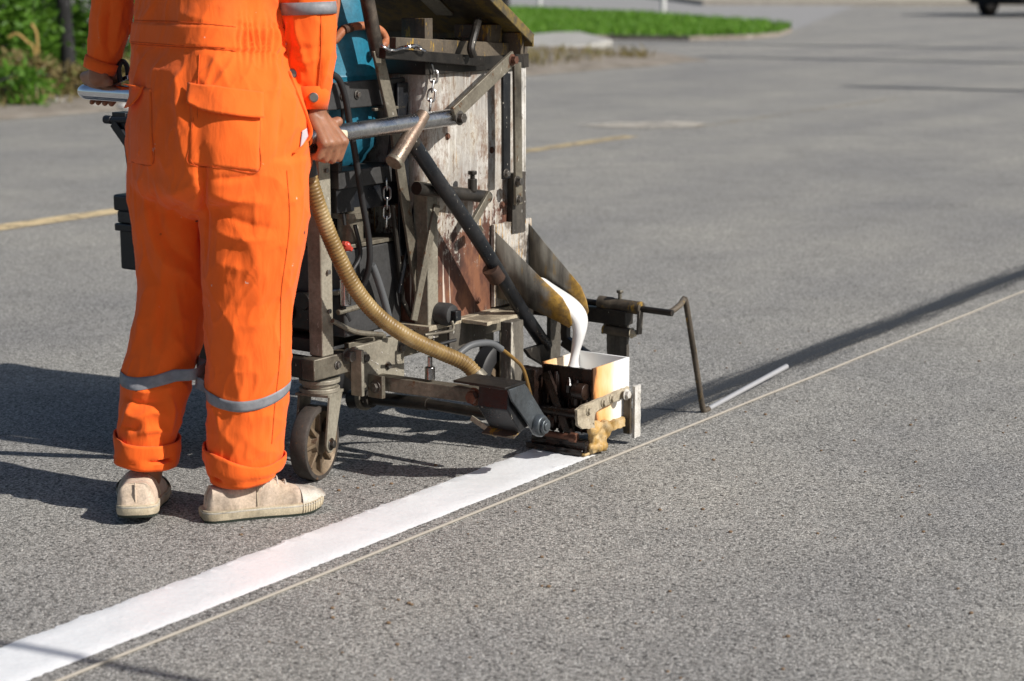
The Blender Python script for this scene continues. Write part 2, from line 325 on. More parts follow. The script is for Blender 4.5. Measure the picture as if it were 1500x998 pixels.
BARK = grimy("blackened_bark", (0.016, 0.016, 0.018), (0.03, 0.029, 0.028), (0.45, 0.45, 0.46), amt=0.5, rough=0.85, scale=7, rustamt=0.63)
def mk_cloth():
    k = N("orange_cotton_twill"); n = k.noise(3.2, 4, .6); fine = k.noise(420, 2, .6)
    wv = k.n("ShaderNodeTexWave"); wv.inputs["Scale"].default_value = 260; wv.bands_direction = 'DIAGONAL'; wv.inputs["Distortion"].default_value = 0.4; k.link(k.co.outputs["Object"], wv.inputs[0])
    c = k.ramp(n, [(0.3, (0.88, 0.122, 0.012)), (0.7, (0.93, 0.152, 0.022))])
    # a few spots of dirt and paint
    sp = k.vor(8.5, k.coords((1, 1, 1), loc=(.37, .2, .11))); c = k.mix(k.ramp(k.noise(5, 5, .7, k.coords((1, 1, .6), loc=(7, 7, 1))), [(0.56, 0), (0.75, .35)]), c, (0.42, 0.10, 0.03)); c = k.mix(k.ramp(sp, [(0.03, 1), (0.045, 0)]), c, (0.07, 0.03, 0.02))
    c = k.mix(k.ramp(k.noise(48, 3, .6, k.coords((1, 1, .8), loc=(2, 6, 8))), [(0.735, 0), (0.75, .8)]), c, (0.70, 0.52, 0.42))
    wr = k.noise(26, 3, .55, k.coords((1, 1, 0.35), loc=(1, 2, 3)), dist=.6)
    rg = k.n('ShaderNodeTexNoise'); rg.noise_type = 'RIDGED_MULTIFRACTAL'; rg.inputs['Scale'].default_value = 13; rg.inputs['Detail'].default_value = 2; k.link(k.coords((1, 1, .45), loc=(.3, 4, 2)), rg.inputs['Vector'])
    b1 = k.bump(k.math('ADD', wr, k.math('MULTIPLY', rg.outputs[0], .22)), 0.30, 0.012); b2 = k.bump(k.math('ADD', k.math('MULTIPLY', fine, .5), wv.outputs[1]), 0.10, 0.0012, b1)
    k.set(color=c, rough=0.88, spec=0.15, sheen=0.12, normal=b2); return k.m
CLOTH = mk_cloth()
STITCH = plain("dark_orange_stitching", (0.62, 0.09, 0.010), 0.9)
LINING = plain("white_pocket_lining", (0.50, 0.44, 0.46), 0.9)
def mk_refl():
    k = N("grey_reflective_tape"); n = k.noise(60, 4, .6); k.set(color=k.ramp(n, [(0.3, (0.17, 0.175, 0.19)), (0.7, (0.25, 0.255, 0.27))]), rough=0.55, metal=0.0, normal=k.bump(k.noise(22, 3, .5), 0.3, 0.004)); return k.m
REFL = mk_refl()
def mk_skin():
    k = N("tanned_skin"); n = k.noise(18, 5, .6); k.set(color=k.ramp(n, [(0.3, (0.22, 0.095, 0.05)), (0.7, (0.34, 0.16, 0.09))]), rough=0.5, sub=0.06, normal=k.bump(k.noise(150, 4, .6), 0.25, 0.0012)); return k.m
SKIN = mk_skin()
HAIR = plain("black_hair", (0.012, 0.010, 0.009), 0.6)
CANVAS = grimy("dusty_cream_canvas", (0.74, 0.60, 0.47), (0.62, 0.49, 0.36), (0.40, 0.31, 0.23), amt=0.55, rough=0.9, scale=16, rustamt=0.66)
SOLE = grimy("cream_rubber_sole", (0.66, 0.57, 0.41), (0.52, 0.43, 0.29), (0.25, 0.2, 0.14), amt=0.55, rough=0.6, scale=22, rustamt=0.68)
WHITER = grimy("scuffed_white_rubber", (0.66, 0.62, 0.54), (0.5, 0.46, 0.38), (0.2, 0.17, 0.14), amt=0.52, rough=0.6, scale=26, rustamt=0.62)
OUTSOLE = plain("dark_green_outsole", (0.03, 0.04, 0.03), 0.8)

# ================================================================== THE SETTING
def sheet(name, poly, z, mat, kind="structure"):
    b = B(); b.add([(p[0], p[1], z) for p in poly], [tuple(range(len(poly)))]); o = b.build(name, mat, smooth=False); tag(o, kind=kind); return o
sheet("road", [(-400, -60), (400, -60), (400, 900), (-400, 900)], 0.0, ASPH)
def MV(s, v, z=0.0): return U * s + V * v + np.array([0, 0, z])
# dirt verge beyond the far edge of the road
def verge():
    b = B(); ns, nv = 70, 34; vs = []
    for i in range(ns):
        s = -6 + 27.0 * i / (ns - 1)
        for j in range(nv):
            q = j / (nv - 1); v = -11.45 - 30 * q ** 1.8 + 0.22 * mnoise.noise((s * .9, 2.0, q * 3)) * (1 - q)
            z = 0.004 + min(0.16, 0.9 * q) * (0.6 + 0.5 * mnoise.noise((s * 1.3, v * 1.1, 0))) if j else 0.004
            vs.append(MV(s, v, max(z, 0.004)))
    b.add(vs, [(i * nv + j, (i + 1) * nv + j, (i + 1) * nv + j + 1, i * nv + j + 1) for i in range(ns - 1) for j in range(nv - 1)])
    tag(b.build("verge", DIRT), kind="structure")
verge()
# pale side road behind the grass
sheet("side_road", [gz(*q)[:2] for q in ((600, 18), (800, 22), (960, 27), (1090, 40), (1165, 44), (1250, 10), (1260, -8), (600, -8))], 0.004, PAVE)
# far pavement strip with its kerb
b = B(); p = [gz(1030, 8), gz(1560, 9)]; b.prism([p[0], p[1], p[1] + np.array([3, 60, 0]), p[0] + np.array([-3, 60, 0])], UP * 0.14)
tag(b.build("pavement", mk_conc("beige_pavement", (0.33, 0.29, 0.24), (0.44, 0.40, 0.34)), smooth=False), kind="structure")
# fresh painted line with uneven edges
def fresh_line():
    b = B(); ns, nt = 620, 9; vs = []
    for i in range(ns):
        s = 0.6 + 3.17 * i / (ns - 1)
        eL = -0.157 - 0.006 * mnoise.noise((s * 14, 0, 1)) - 0.010 * max(0, mnoise.noise((s * 34, 3, 1))) - 0.004 * mnoise.noise((s * 110, 3, 5))
        eR = 0.002 + 0.003 * mnoise.noise((s * 12, 9, 1)) + 0.0034 * mnoise.noise((s * 80, 9, 4))
        for j in range(nt):
            q = j / (nt - 1); t = eL + (eR - eL) * q
            z = 0.0012 if j in (0, nt - 1) else 0.0036 + 0.0012 * mnoise.noise((s * 40, t * 40, 0)) 
            if j == 1: t = eL + 0.011
            if j == nt - 2: t = eR - 0.014
            vs.append(M(s, t, z))
    b.add(vs, [(i * nt + j, i * nt + j + 1, (i + 1) * nt + j + 1, (i + 1) * nt + j) for i in range(ns - 1) for j in range(nt - 1)])
    o = b.build("fresh_line", PAINT, angle=14); tag(o, kind="structure")
fresh_line()
def worn(name, col, lo, hi, scale=9):
    k = N(name); n = k.noise(scale, 6, .75); g = k.noise(120, 2, .5); c = k.mix(0.5, col, k.ramp(g, [(0.3, 0.6), (0.7, 1.0)]), 'MULTIPLY')
    k.set(color=c, rough=0.8, alpha=k.ramp(n, [(lo, 0), (hi, 1)])); return k.m
YEL = worn("worn_yellow_marking", (0.64, 0.50, 0.29), 0.30, 0.52)
YEL3 = worn("pale_yellow_marking", (0.56, 0.44, 0.25), 0.34, 0.58)
YEL2 = worn("faded_yellow_marking", (0.42, 0.35, 0.22), 0.48, 0.72)
WHT2 = worn("faded_white_marking", (0.60, 0.55, 0.47), 0.34, 0.66, 2.6)
def strip(name, s0, s1, v0, v1, mat, z=0.004):
    b = B(); n = max(2, int((s1 - s0) * 4)); vs = []
    for i in range(n + 1):
        s = s0 + (s1 - s0) * i / n; vs += [MV(s, v0 + .01 * mnoise.noise((s * 2, 1, 0)), z), MV(s, v1 + .01 * mnoise.noise((s * 2, 7, 0)), z)]
    b.add(vs, [(2 * i, 2 * i + 1, 2 * i + 3, 2 * i + 2) for i in range(n)]); tag(b.build(name, mat, smooth=False), kind="structure")
strip("yellow_line", 1.0, 8.8, -6.80, -6.64, YEL)
strip("yellow_line", 8.8, 11.3, -6.84, -6.70, YEL3)
strip("yellow_line", 12.2, 16.0, -6.82, -6.72, YEL2)
sheet("faded_white_patch", [gz(*q)[:2] for q in ((842, 184), (905, 180), (1000, 179), (1036, 182), (1012, 188), (930, 190), (870, 187))], 0.008, WHT2)

# ---- vegetation
def leaves(b, centre, rad, n, size, clumps=26, up=0.3):
    c = np.asarray(centre, float); rad = np.asarray(rad, float)
    cc = rng.normal(size=(clumps, 3)); cc /= np.linalg.norm(cc, axis=1)[:, None]; cc *= rng.uniform(0.45, 1.0, (clumps, 1)); cr = rng.uniform(.16, .36, clumps)
    vs = []; fs = []
    for i in range(n):
        k = i % clumps; p = c + (cc[k] + rng.normal(size=3) * cr[k] * .55) * rad
        if p[2] < 0.03: p[2] = 0.03 + rng.uniform(0, .1)
        d = rng.normal(size=3); d[2] = d[2] * .6 + up; d /= np.linalg.norm(d); e = np.cross(d, rng.normal(size=3)); e /= np.linalg.norm(e)
        L = size * rng.uniform(.6, 1.4); W = L * .42; m = p + d * L * .45 + np.cross(d, e) * L * .06
        vs += [p, m + e * W * .5, p + d * L, m - e * W * .5]; fs.append((4 * i, 4 * i + 1, 4 * i + 2, 4 * i + 3))
    b.add(vs, fs)
def blades(b, pts, hmin, hmax, wid):
    vs = []; fs = []
    for i, p in enumerate(pts):
        a = rng.uniform(0, 6.28); h = rng.uniform(hmin, hmax); lean = rng.normal(size=2) * h * .35; e = np.array([math.cos(a), math.sin(a), 0]) * wid
        tip = np.array([p[0] + lean[0], p[1] + lean[1], p[2] + h]); mid = np.array([p[0] + lean[0] * .3, p[1] + lean[1] * .3, p[2] + h * .6])
        vs += [p - e, p + e, mid + e * .7, tip, mid - e * .7]; fs.append((5 * i, 5 * i + 1, 5 * i + 2, 5 * i + 3, 5 * i + 4))
    b.add(vs, fs)
def bush(name, px, Y, rad, n, size, label, mat=None, zc=None):
    p = at(px, 100, Y); base = np.array([p[0], p[1], 0.0]); root = empty(name, tuple(base), 0, label, "shrub", "shrubs on the dirt verge")
    b = B(); leaves(b, base + np.array([0, 0, zc if zc else rad[2] * .85]), rad, n, size); b.build("foliage", mat or LEAF, root, smooth=False)
    b = B()
    for k in range(7):
        tip = base + np.array([rng.uniform(-.7, .7) * rad[0], rng.uniform(-.7, .7) * rad[1], rad[2] * rng.uniform(1.0, 1.6)])
        b.tube(spline([base + np.array([rng.uniform(-.08, .08), rng.uniform(-.08, .08), -.02]), base * .5 + tip * .5 + rng.normal(size=3) * .08, tip], 4), [.014] * 4 + [.010] * 4 + [.004], 5)
    b.build("stem", BARK, root)
bush("leafy_shrub", 20, 17.6, (.75, .6, .85), 5200, .085, "dense bright green shrub to the left of the blackened tree trunk")
bush("leafy_shrub", 175, 18.2, (.70, .6, .9), 4200, .085, "green shrub just right of the blackened trunk, beyond the chrome handle")
bush("leafy_shrub", -70, 18.8, (.9, .7, 1.3), 4200, .09, "tall green shrub hanging over the verge at its far side")
bush("leafy_shrub", 90, 19.6, (1.1, .7, 1.5), 5200, .09, "tall leafy shrub growing behind the blackened trunk")
bush("leafy_shrub", 285, 19.0, (1.0, .7, 1.2), 3000, .09, "green shrub on the verge behind the worker in orange")
bush("leafy_shrub", -330, 17.0, (1.1, .8, 1.1), 2600, .10, "wide green shrub further back along the dirt verge, left of the other shrubs")
bush("leafy_shrub", 470, 22.0, (1.2, .8, 1.3), 2600, .10, "green shrub on the verge hidden behind the blue gas cylinder")
bush("low_weed_clump", 12, 15.6, (.42, .3, .20), 1500, .075, "low green weed clump at the edge of the dirt beside the road", zc=.15)
bush("low_weed_clump", 60, 16.5, (.5, .3, .24), 1500, .075, "yellow green weed clump at the foot of the blackened trunk", DRYG, zc=.2)
bush("low_weed_clump", 170, 16.6, (.6, .3, .22), 1300, .075, "dry yellowish weed clump below the chrome handle", DRYG, zc=.2)
# dry arching stalks
for k, (q, lab) in enumerate(((((12, 55), (25, 50), (40, 62), (50, 75)), "long tan dry stalk arching sideways in front of the shrub"), (((46, 35), (53, 48), (55, 70), (56, 90)), "upright tan dry stalk curling over in front of the shrub"))):
    pts = [at(x, y, 16.7) for x, y in q]; foot = np.array([pts[-1][0], pts[-1][1] + .02, 0.05]); b = B(); b.tube(spline(pts + [foot], 6), 0.013, 6)
    tag(b.build("dry_stalk", plain("dry_straw", (0.42, 0.27, 0.09), .8)), lab, "stalk")
# tree with a blackened trunk
tb = at(101, 112, 17.3); tb[2] = 0
tree = empty("verge_tree", tuple(tb), 0, "tree with a slim blackened trunk with pale patches on the verge", "tree")
b = B(); q = [tb + np.array([0, 0, -.05]), tb + np.array([.0, 0, .25]), tb + np.array([-.02, 0, 1.2]), tb + np.array([.03, .05, 2.2]), tb + np.array([.1, 0, 3.2])]
b.tube(spline(q, 6), np.interp(np.linspace(0, 1, 25), [0, .15, 1], [.095, .075, .045]), 12)
for k in range(6):
    a = k * 1.05; e = q[-1] + np.array([math.cos(a) * 1.1, math.sin(a) * 1.1, .8 + .3 * (k % 3)]); b.tube(spline([q[-2] + (q[-1] - q[-2]) * (.4 + .1 * k), (q[-1] + e) / 2 + np.array([0, 0, .15]), e], 5), np.linspace(.04, .012, 11), 7)
b.build("trunk", BARK, tree)
b = B(); leaves(b, q[-1] + np.array([0, 0, .75]), (1.7, 1.6, 1.0), 6000, .11, 60); b.build("crown", LEAF, tree, smooth=False)
# rubble on the verge
RUB = plain("pale_rubble", (0.50, 0.48, 0.46), .85); 
for k, (x, y, r) in enumerate(((88, 155, .06), (100, 160, .035), (112, 152, .05), (122, 154, .03), (140, 157, .04), (60, 162, .03), (35, 166, .025), (182, 158, .045))):
    p = gz(x, y, .02); b = B(); b.ball(p + np.array([0, 0, r * .25]), (r * 1.3, r, r * .7), 8, 6)
    b.v = [tuple(np.array(v_) + .25 * r * np.array(mnoise.noise_vector(Vector(v_) * 9))) for v_ in b.v]
    tag(b.build("rubble_stone", RUB, smooth=False), "small pale lump of rubble lying on the dirt verge", "stone", "rubble stones on the dirt verge")
# grass island
isl = [(560, 60), (760, 59), (890, 58), (1010, 60), (1090, 58), (1140, 54), (1160, 47), (1120, 41), (1050, 36), (960, 28), (860, 23), (780, 19), (560, 14)]
P = [gz(*q) for q in isl]
b = B(); b.prism(P, UP * 0.07); tag(b.build("grass_island", DIRT, smooth=False), kind="structure")
def inpoly(p, poly):
    c = False; n = len(poly)
    for i in range(n):
        a, d = poly[i], poly[i - 1]
        if (a[1] > p[1]) != (d[1] > p[1]) and p[0] < (d[0] - a[0]) * (p[1] - a[1]) / (d[1] - a[1]) + a[0]: c = not c
    return c
lo = np.min(P, 0); hi = np.max(P, 0); pts = []
while len(pts) < 26000:
    p = np.array([rng.uniform(lo[0], hi[0]), rng.uniform(lo[1], hi[1]), .07])
    if inpoly(p, P): pts.append(p)
b = B(); blades(b, pts, .04, .16, .018); tag(b.build("grass", GRASS, smooth=False), "short bright green grass on the roadside island", "grass", kind="stuff")
# grass tufts on the near verge
pts = [MV(rng.uniform(2, 20.5), -11.9 - abs(rng.normal()) * 1.3, .03) for _ in range(5200)]
b = B(); blades(b, pts, .06, .22, .010); tag(b.build("verge_grass", DRYG, smooth=False), "thin dry grass growing on the dirt verge", "grass", kind="stuff")
# broken concrete slabs at the road edge
for k, (pl, h, lab) in enumerate(((((735, 66), (842, 55), (897, 70), (862, 79), (775, 80)), .12, "pale broken concrete slab at the road edge below the grass"), (((700, 86), (790, 84), (822, 92), (760, 98), (690, 97)), .06, "low dusty concrete slab half buried in dirt beyond the tank"))):
    b = B(); b.prism([gz(*q) for q in pl], UP * h); tag(b.build("concrete_slab", CONC, bevel=.03), lab, "slab")
# white marker posts
WPOST = plain("white_painted_post", (0.62, 0.62, 0.60), .6); DPOST = plain("dark_wood_post", (0.03, 0.028, 0.026), .8)
def mpost(px, py, r, h, lab, m):
    p = gz(px, py); root = empty("marker_post", tuple(p), 0, lab, "post")
    b = B(); b.tube([p + UP * -.05, p + UP * h], r, 14); b.build("shaft", m, root); b = B(); b.tube([p + UP * h, p + UP * (h + .02), p + UP * (h + .06)], [r * 1.12, r * 1.12, r * .3], 14); b.build("cap", m, root)
mpost(790, 17, .055, 1.15, "white post on the grass island nearer the tank lid", WPOST)
mpost(971, 25, .065, 1.15, "white post standing in the middle of the grass island", WPOST)
mpost(740, 22, .12, 2.6, "thick dark post rising behind the open tank lid", DPOST)

# ---- vehicles far behind
def wheel_b(c, r, wid, ax, fw):
    """tyre and rim as two builders; ax = axle direction"""
    ty = B(); prof = [(-.5, .62), (-.5, .92), (-.38, 1.0), (.38, 1.0), (.5, .92), (.5, .62)]; n = 32; vs = []
    for a, q in prof:
        for j in range(n):
            th = 2 * math.pi * j / n; vs.append(c + ax * a * wid + r * q * (math.cos(th) * fw + math.sin(th) * UP))
    ty.loft_raw(vs, len(prof), n, False)
    rim = B(); rim.tube([c - ax * wid * .30, c + ax * wid * .30], r * .63, 28)
    for sgn in (-1, 1):
        for k in range(5):
            th = 2 * math.pi * k / 5; d = math.cos(th) * fw + math.sin(th) * UP; rim.bar(c + ax * sgn * wid * .36 + d * r * .08, c + ax * sgn * wid * .36 + d * r * .6, np.cross(d, ax), r * .17, wid * .14)
        rim.tube([c + ax * sgn * wid * .30, c + ax * sgn * wid * .46], r * .15, 12)
    return ty, rim
CARGLASS = plain("dark_car_glass", (0.01, 0.012, 0.014), .05); ALLOY = plain("alloy_wheel", (0.35, 0.35, 0.36), .35, .8)
HEAD = plain("clear_headlamp", (0.6, 0.6, 0.58), .1); TAIL = plain("red_tail_lamp", (0.35, 0.02, 0.02), .2)
def car(base, fwd, paint, lab):
    """base = ground point midway under the car; fwd = heading"""
    f = np.array([fwd[0], fwd[1], 0.0]); f /= np.linalg.norm(f); r_ = np.array([f[1], -f[0], 0.0]); root = empty("parked_car", tuple(base), 0, lab, "car", "cars parked beyond the junction")
    def p(x, y, z): return base + f * x + r_ * y + UP * z
    prof = [(-2.15, .45), (-2.2, .75), (-2.15, 1.0), (-1.95, 1.08), (0.95, 1.02), (2.0, .86), (2.18, .70), (2.2, .45), (2.05, .28), (-2.0, .28)]
    def lofted(prof, ys):
        b = B(); n = len(prof); vs = []; cx = 0; cz = sum(q[1] for q in prof) / n
        for y, k in ys:
            for x, z in prof: vs.append(p(cx + (x - cx) * (1 - (1 - k) * .35), y, cz + (z - cz) * k))
        b.loft_raw(vs, len(ys), n); return b
    body = lofted(prof, [(-.88, .80), (-.86, .94), (-.80, 1), (.80, 1), (.86, .94), (.88, .80)]); body.build("body", paint, root, bevel=.03)
    cab = [(-1.95, 1.04), (-1.75, 1.50), (-1.3, 1.62), (0.05, 1.62), (0.45, 1.50), (1.05, 1.02)]
    bcab = B(); n = len(cab); vs = []
    for y0, y1 in ((-.80, -.66), (.80, .66)):
        for x, z in cab: vs.append(p(x, y0 + (y1 - y0) * (z - 1.02) / .6, z))
    bcab.add(vs, [tuple(range(n - 1, -1, -1)), tuple(range(n, 2 * n))] + [(i, (i + 1) % n, n + (i + 1) % n, n + i) for i in range(n)]); bcab.build("cabin", paint, root, bevel=.03)
    for sg in (-1, 1):
        for x0, x1, x2, x3 in ((-1.65, -.62, -.62, -1.50), (-.52, .75, .30, -.52)):
            def y(z): return sg * (.80 - .14 * (z - 1.02) / .6 + .006)
            g = B(); g.prism([p(x0, y(1.08), 1.08), p(x1, y(1.08), 1.08), p(x2, y(1.5), 1.5), p(x3, y(1.5), 1.5)], r_ * sg * .008); g.build("side_window", CARGLASS, root)
    g = B(); g.prism([p(1.0, -.7, 1.06), p(1.0, .7, 1.06), p(.50, .62, 1.47), p(.50, -.62, 1.47)], f * .03 + UP * .02); g.build("windscreen", CARGLASS, root)
    g = B(); g.prism([p(-1.93, -.7, 1.1), p(-1.93, .7, 1.1), p(-1.78, .62, 1.45), p(-1.78, -.62, 1.45)], -f * .03 + UP * .005); g.build("rear_window", CARGLASS, root)
    for sg in (-1, 1):
        g = B(); g.ball(p(2.1, sg * .62, .74), (.10, .10, .07), 10, 6); g.build("headlight", HEAD, root)
        g = B(); g.box(p(-2.17, sg * .70, .86), r_ * .10, f * .04, UP * .09); g.build("tail_light", TAIL, root, bevel=.02)
        for x in (-1.35, 1.35):
            ty, rim = wheel_b(p(x, sg * .76, .325), .325, .22, r_ * sg, f); t = ty.build("wheel", RUBBER, root); rim.build("rim", ALLOY, t)
    g = B(); g.box(p(2.2, 0, .5), r_ * .8, f * .06, UP * .11); g.build("front_bumper", PLASTIC, root, bevel=.04)
    g = B(); g.box(p(-2.2, 0, .5), r_ * .8, f * .06, UP * .11); g.build("rear_bumper", PLASTIC, root, bevel=.04)
CARBLK = plain("black_car_paint", (0.010, 0.010, 0.012), .15, coat=1.0) ; CARWHT = plain("white_car_paint", (0.65, 0.65, 0.64), .2, coat=1.0)
pw = gz(1447, 23); fwd = np.array([.75, .66, 0.0]); fwd /= np.linalg.norm(fwd); rr = np.array([fwd[1], -fwd[0], 0])
car(pw + fwd * 1.35 + rr * .76, fwd, CARBLK, "black car parked at the far side of the road junction")
pw = gz(1165, 4.0); car(pw + np.array([.95, .76, 0]), np.array([1.0, 0.06, 0]), CARWHT, "white car parked far beyond the grass island")

# ---- utility poles outside the view; their shadows cross the road
tanE = math.tan(SUN_EL); SH = np.array([SUN_AZ.x, SUN_AZ.y, 0])
PC = mk_conc("pole_concrete", (0.30, 0.29, 0.28), (0.38, 0.37, 0.36))
def upole(base, h, lab, arms=True):
    root = empty("utility_pole", tuple(base), 0, lab, "pole", "utility poles along the roadside")
    b = B(); b.tube([base + UP * -.1, base + UP * h], [.20, .13], 12); b.build("shaft", PC, root)
    if arms:
        for k in range(2): 
            b = B(); c = base + UP * (h - .35 - .7 * k); b.bar(c - V * .6, c + V * .6, UP, .08, .08); a = b.build("cross_arm", STEEL, root)
            for q in (-.5, 0.25, .5):
                g = B(); g.tube([c + V * q + UP * .04, c + V * q + UP * .08, c + V * q + UP * .16], [.03, .05, .03], 10); g.build("insulator", CREAMP, a)
tipC = gz(1255, 127); Lp = 9 / tanE; B0 = tipC + SH * Lp
B0[2] = 0
upole(B0, 9.0, "concrete utility pole with cross arms beside the road")
for tip, hh, lab in ((gz(1030, 83), 8.0, "plain concrete pole standing opposite the concrete slabs"), (gz(870, 61), 8.0, "plain concrete pole standing opposite the grass island")):
    bb = tip + SH * hh / tanE; bb[2] = 0; upole(bb, hh, lab, False)
sp_ = gz(120, 966) + SH * 2.7; sp_[2] = 0; sroot = empty("shadow_post", tuple(sp_), 0, "unseen slender grey steel post added to cast a thin shadow across the fresh line", "post")  # bare post added out of view to throw a thin shadow across the line
b = B(); b.tube([sp_ - UP * .05, sp_ + UP * 3.0], .012, 12); b.build("shaft", STEEL, sroot); b = B(); b.tube([sp_ + UP * 3.0, sp_ + UP * 3.02], [.021, .012], 12); b.build("cap", PLASTIC, sroot)
# ---- guide string and grit
b = B(); q = [M(.4 + 13 * i / 90, .050 + .0035 * mnoise.noise((i * .37, 0, 0)), .0036) for i in range(91)]; b.tube(q, .0031, 7)
tag(b.build("guide_string", plain("dusty_tan_string", (0.35, 0.32, 0.275), .9)), "thin tan guide string stretched along the fresh white line", "string")
b = B()
for k in range(150):
    p = gz(rng.uniform(250, 1500), rng.uniform(470, 998)); tt = p @ V - V0
    if -.2 < tt < .06: continue
    r = rng.uniform(.0016, .0042); b.ball(p + UP * r * .5, (r * 1.2, r, r * .75), 6, 4)
tag(b.build("road_grit", plain("brown_grit", (0.20, 0.13, 0.075), .9)), "loose brown grit scattered over the asphalt", "grit", kind="stuff")

# ================================================================== THE LINE-MARKING MACHINE
mach = empty("line_marking_machine", tuple(M(3.6, -.5, 0)), -AZ, "grimy hand-pushed line-marking machine pouring molten white paint onto the road", "road machine")
def pt(pp, t): return [Qt(x, y, t) for x, y in pp]
def ps(pp, s): return [Qs(x, y, s) for x, y in pp]
def part(b, name, mat, parent=mach, bevel=.0015, angle=35): return b.build(name, mat, parent, bevel, angle)
def bolt(c, n, r=.008, h=.008, parent=mach, mat=BOLT, washer=True):
    n = np.asarray(n, float); b = B()
    if washer: b.tube([c, c + n * .0022], r * 1.45, 14)
    b.tube([c + n * .002, c + n * (h + .002)], r, 6); return part(b, "bolt", mat, parent, .0007)
cake_tex = bpy.data.textures.new("crust", 'CLOUDS'); cake_tex.noise_scale = .014; cake_tex.noise_depth = 3
def cake(o, amt, lev=4):
    for m_ in [m_ for m_ in o.modifiers if m_.type == 'BEVEL']: o.modifiers.remove(m_)
    a_ = o.modifiers.new("sub", 'SUBSURF'); a_.subdivision_type = 'SIMPLE'; a_.levels = a_.render_levels = lev
    a_ = o.modifiers.new("crust", 'DISPLACE'); a_.texture = cake_tex; a_.strength = amt; a_.mid_level = .5; return o
# --- tank
T0, T1, S0, S1, ZB, ZT = -.74, -.30, 3.49, 3.885, .335, .935
def rrect(s0, s1, t0, t1, r, n=6):
    out = []
    for cs, ct, a0 in ((s1 - r, t1 - r, 0), (s0 + r, t1 - r, 1), (s0 + r, t0 + r, 2), (s1 - r, t0 + r, 3)):
        for k in range(n + 1):
            a = (a0 + k / n) * math.pi / 2; out.append((cs + r * math.cos(a), ct + r * math.sin(a)))
    return out
b = B(); rr_ = rrect(S0, S1, T0, T1, .035); n = len(rr_); ri = rrect(S0 + .008, S1 - .008, T0 + .008, T1 - .008, .03)
zs = np.linspace(ZB, ZT, 14); vs = []
for z in zs:
    for s_, t_ in rr_: vs.append(M(s_, t_ + .003 * mnoise.noise((s_ * 9, t_ * 9, z * 7)), z))
for z in (ZT, ZT - .12):
    for s_, t_ in ri: vs.append(M(s_, t_, z))
b.loft_raw(vs, len(zs) + 2, n); tank = part(b, "tank", TANK, bevel=0)
b = B(); b.boxm(S1 - .030, S1 + .002, T1 + .002, T1 + .008, ZB + .18, ZT - .01); b.boxm(S1 + .0025, S1 + .008, T1 - .02, T1 + .0085, ZB + .18, ZT - .01)
part(b, "corner_angle", WHITECAKE, tank)
b = B(); b.boxm(S0 - .006, S0 + .034, T1 + .001, T1 + .007, .30, ZT - .26); b.boxm(S0 - .0065, S0 - .0005, T1 - .034, T1 + .0065, .30, ZT - .26); part(b, "corner_angle", STEELL, tank)
b = B(); b.boxm(S0 - .02, S1 + .02, T0 - .02, T1 + .02, ZB - .012, ZB); part(b, "base_plate", CREAMST, tank)
b = B()   # rim around the mouth
for a in ((S0 - .015, S0 + .01, T0, T1 + .012), (S1 - .01, S1 + .015, T0, T1 + .012), (S0 + .0105, S1 - .0105, T1 - .012, T1 + .0118), (S0 + .0105, S1 - .0105, T0, T0 + .02)): b.boxm(*a, ZT - .012, ZT + .022)
part(b, "rim", DARK, tank)
# --- open lid: hinged at the front, its rear edge raised
lid_h = np.array([M(3.83, -.23, 1.005), M(3.83, -.80, 1.005)]); slope = (-U * math.cos(math.radians(31)) + UP * math.sin(math.radians(31)))
b = B(); A_, C_ = lid_h; L_ = .50; nrm = np.cross(slope, V); nrm /= np.linalg.norm(nrm)
b.prism([A_, C_, C_ + slope * L_, A_ + slope * L_], nrm * .004); lid = part(b, "lid", LID)
b = B(); b.box((A_ + C_) / 2 + UP * -.012 + U * .003, (A_ - C_) / 2, U * .003, UP * .016); b.box(A_ + slope * L_ / 2 - nrm * .01 + V * .003, slope * L_ / 2, V * .0025, nrm * .012); part(b, "lid_lip", LID, lid)
b = B(); b.bar(A_ - V * .20 + slope * .10 - nrm * .004, A_ - V * .20 + slope * .42 - nrm * .004, V, .05, .006); part(b, "stiffener", STEELL, lid)
b = B(); b.tube(spline([Qt(700, 30, -.28), Qt(696, 45, -.26), Qt(690, 70, -.25), Qt(693, 82, -.25)], 6), .010, 10); part(b, "latch_handle", DARK, lid)
# mouth hardware under the lid
b = B(); b.bar(Qt(560, 78, -.275), Qt(705, 90, -.275), UP, .024, .02); part(b, "clamp_bar", DARK)
b = B(); b.bar(Qt(575, 66, -.30), Qt(745, 74, -.30), UP, .035, .02); part(b, "mouth_bar", SPLATY)
b = B(); b.tube([M(3.50, -.36, .985), M(3.80, -.36, .985)], .016, 12); part(b, "stirrer_shaft", CHROME)
b = B(); b.boxm(3.53, 3.56, -.40, -.33, ZT + .02, 1.05); part(b, "shaft_support", SPLATY)
b = B(); b.boxm(3.74, 3.80, -.40, -.30, ZT + .02, 1.03); part(b, "hinge_block", SPLATY)
b = B(); b.boxm(3.815, 3.845, -.36, -.255, ZT + .023, ZT + .075); part(b, "hinge_block", SPLATY)
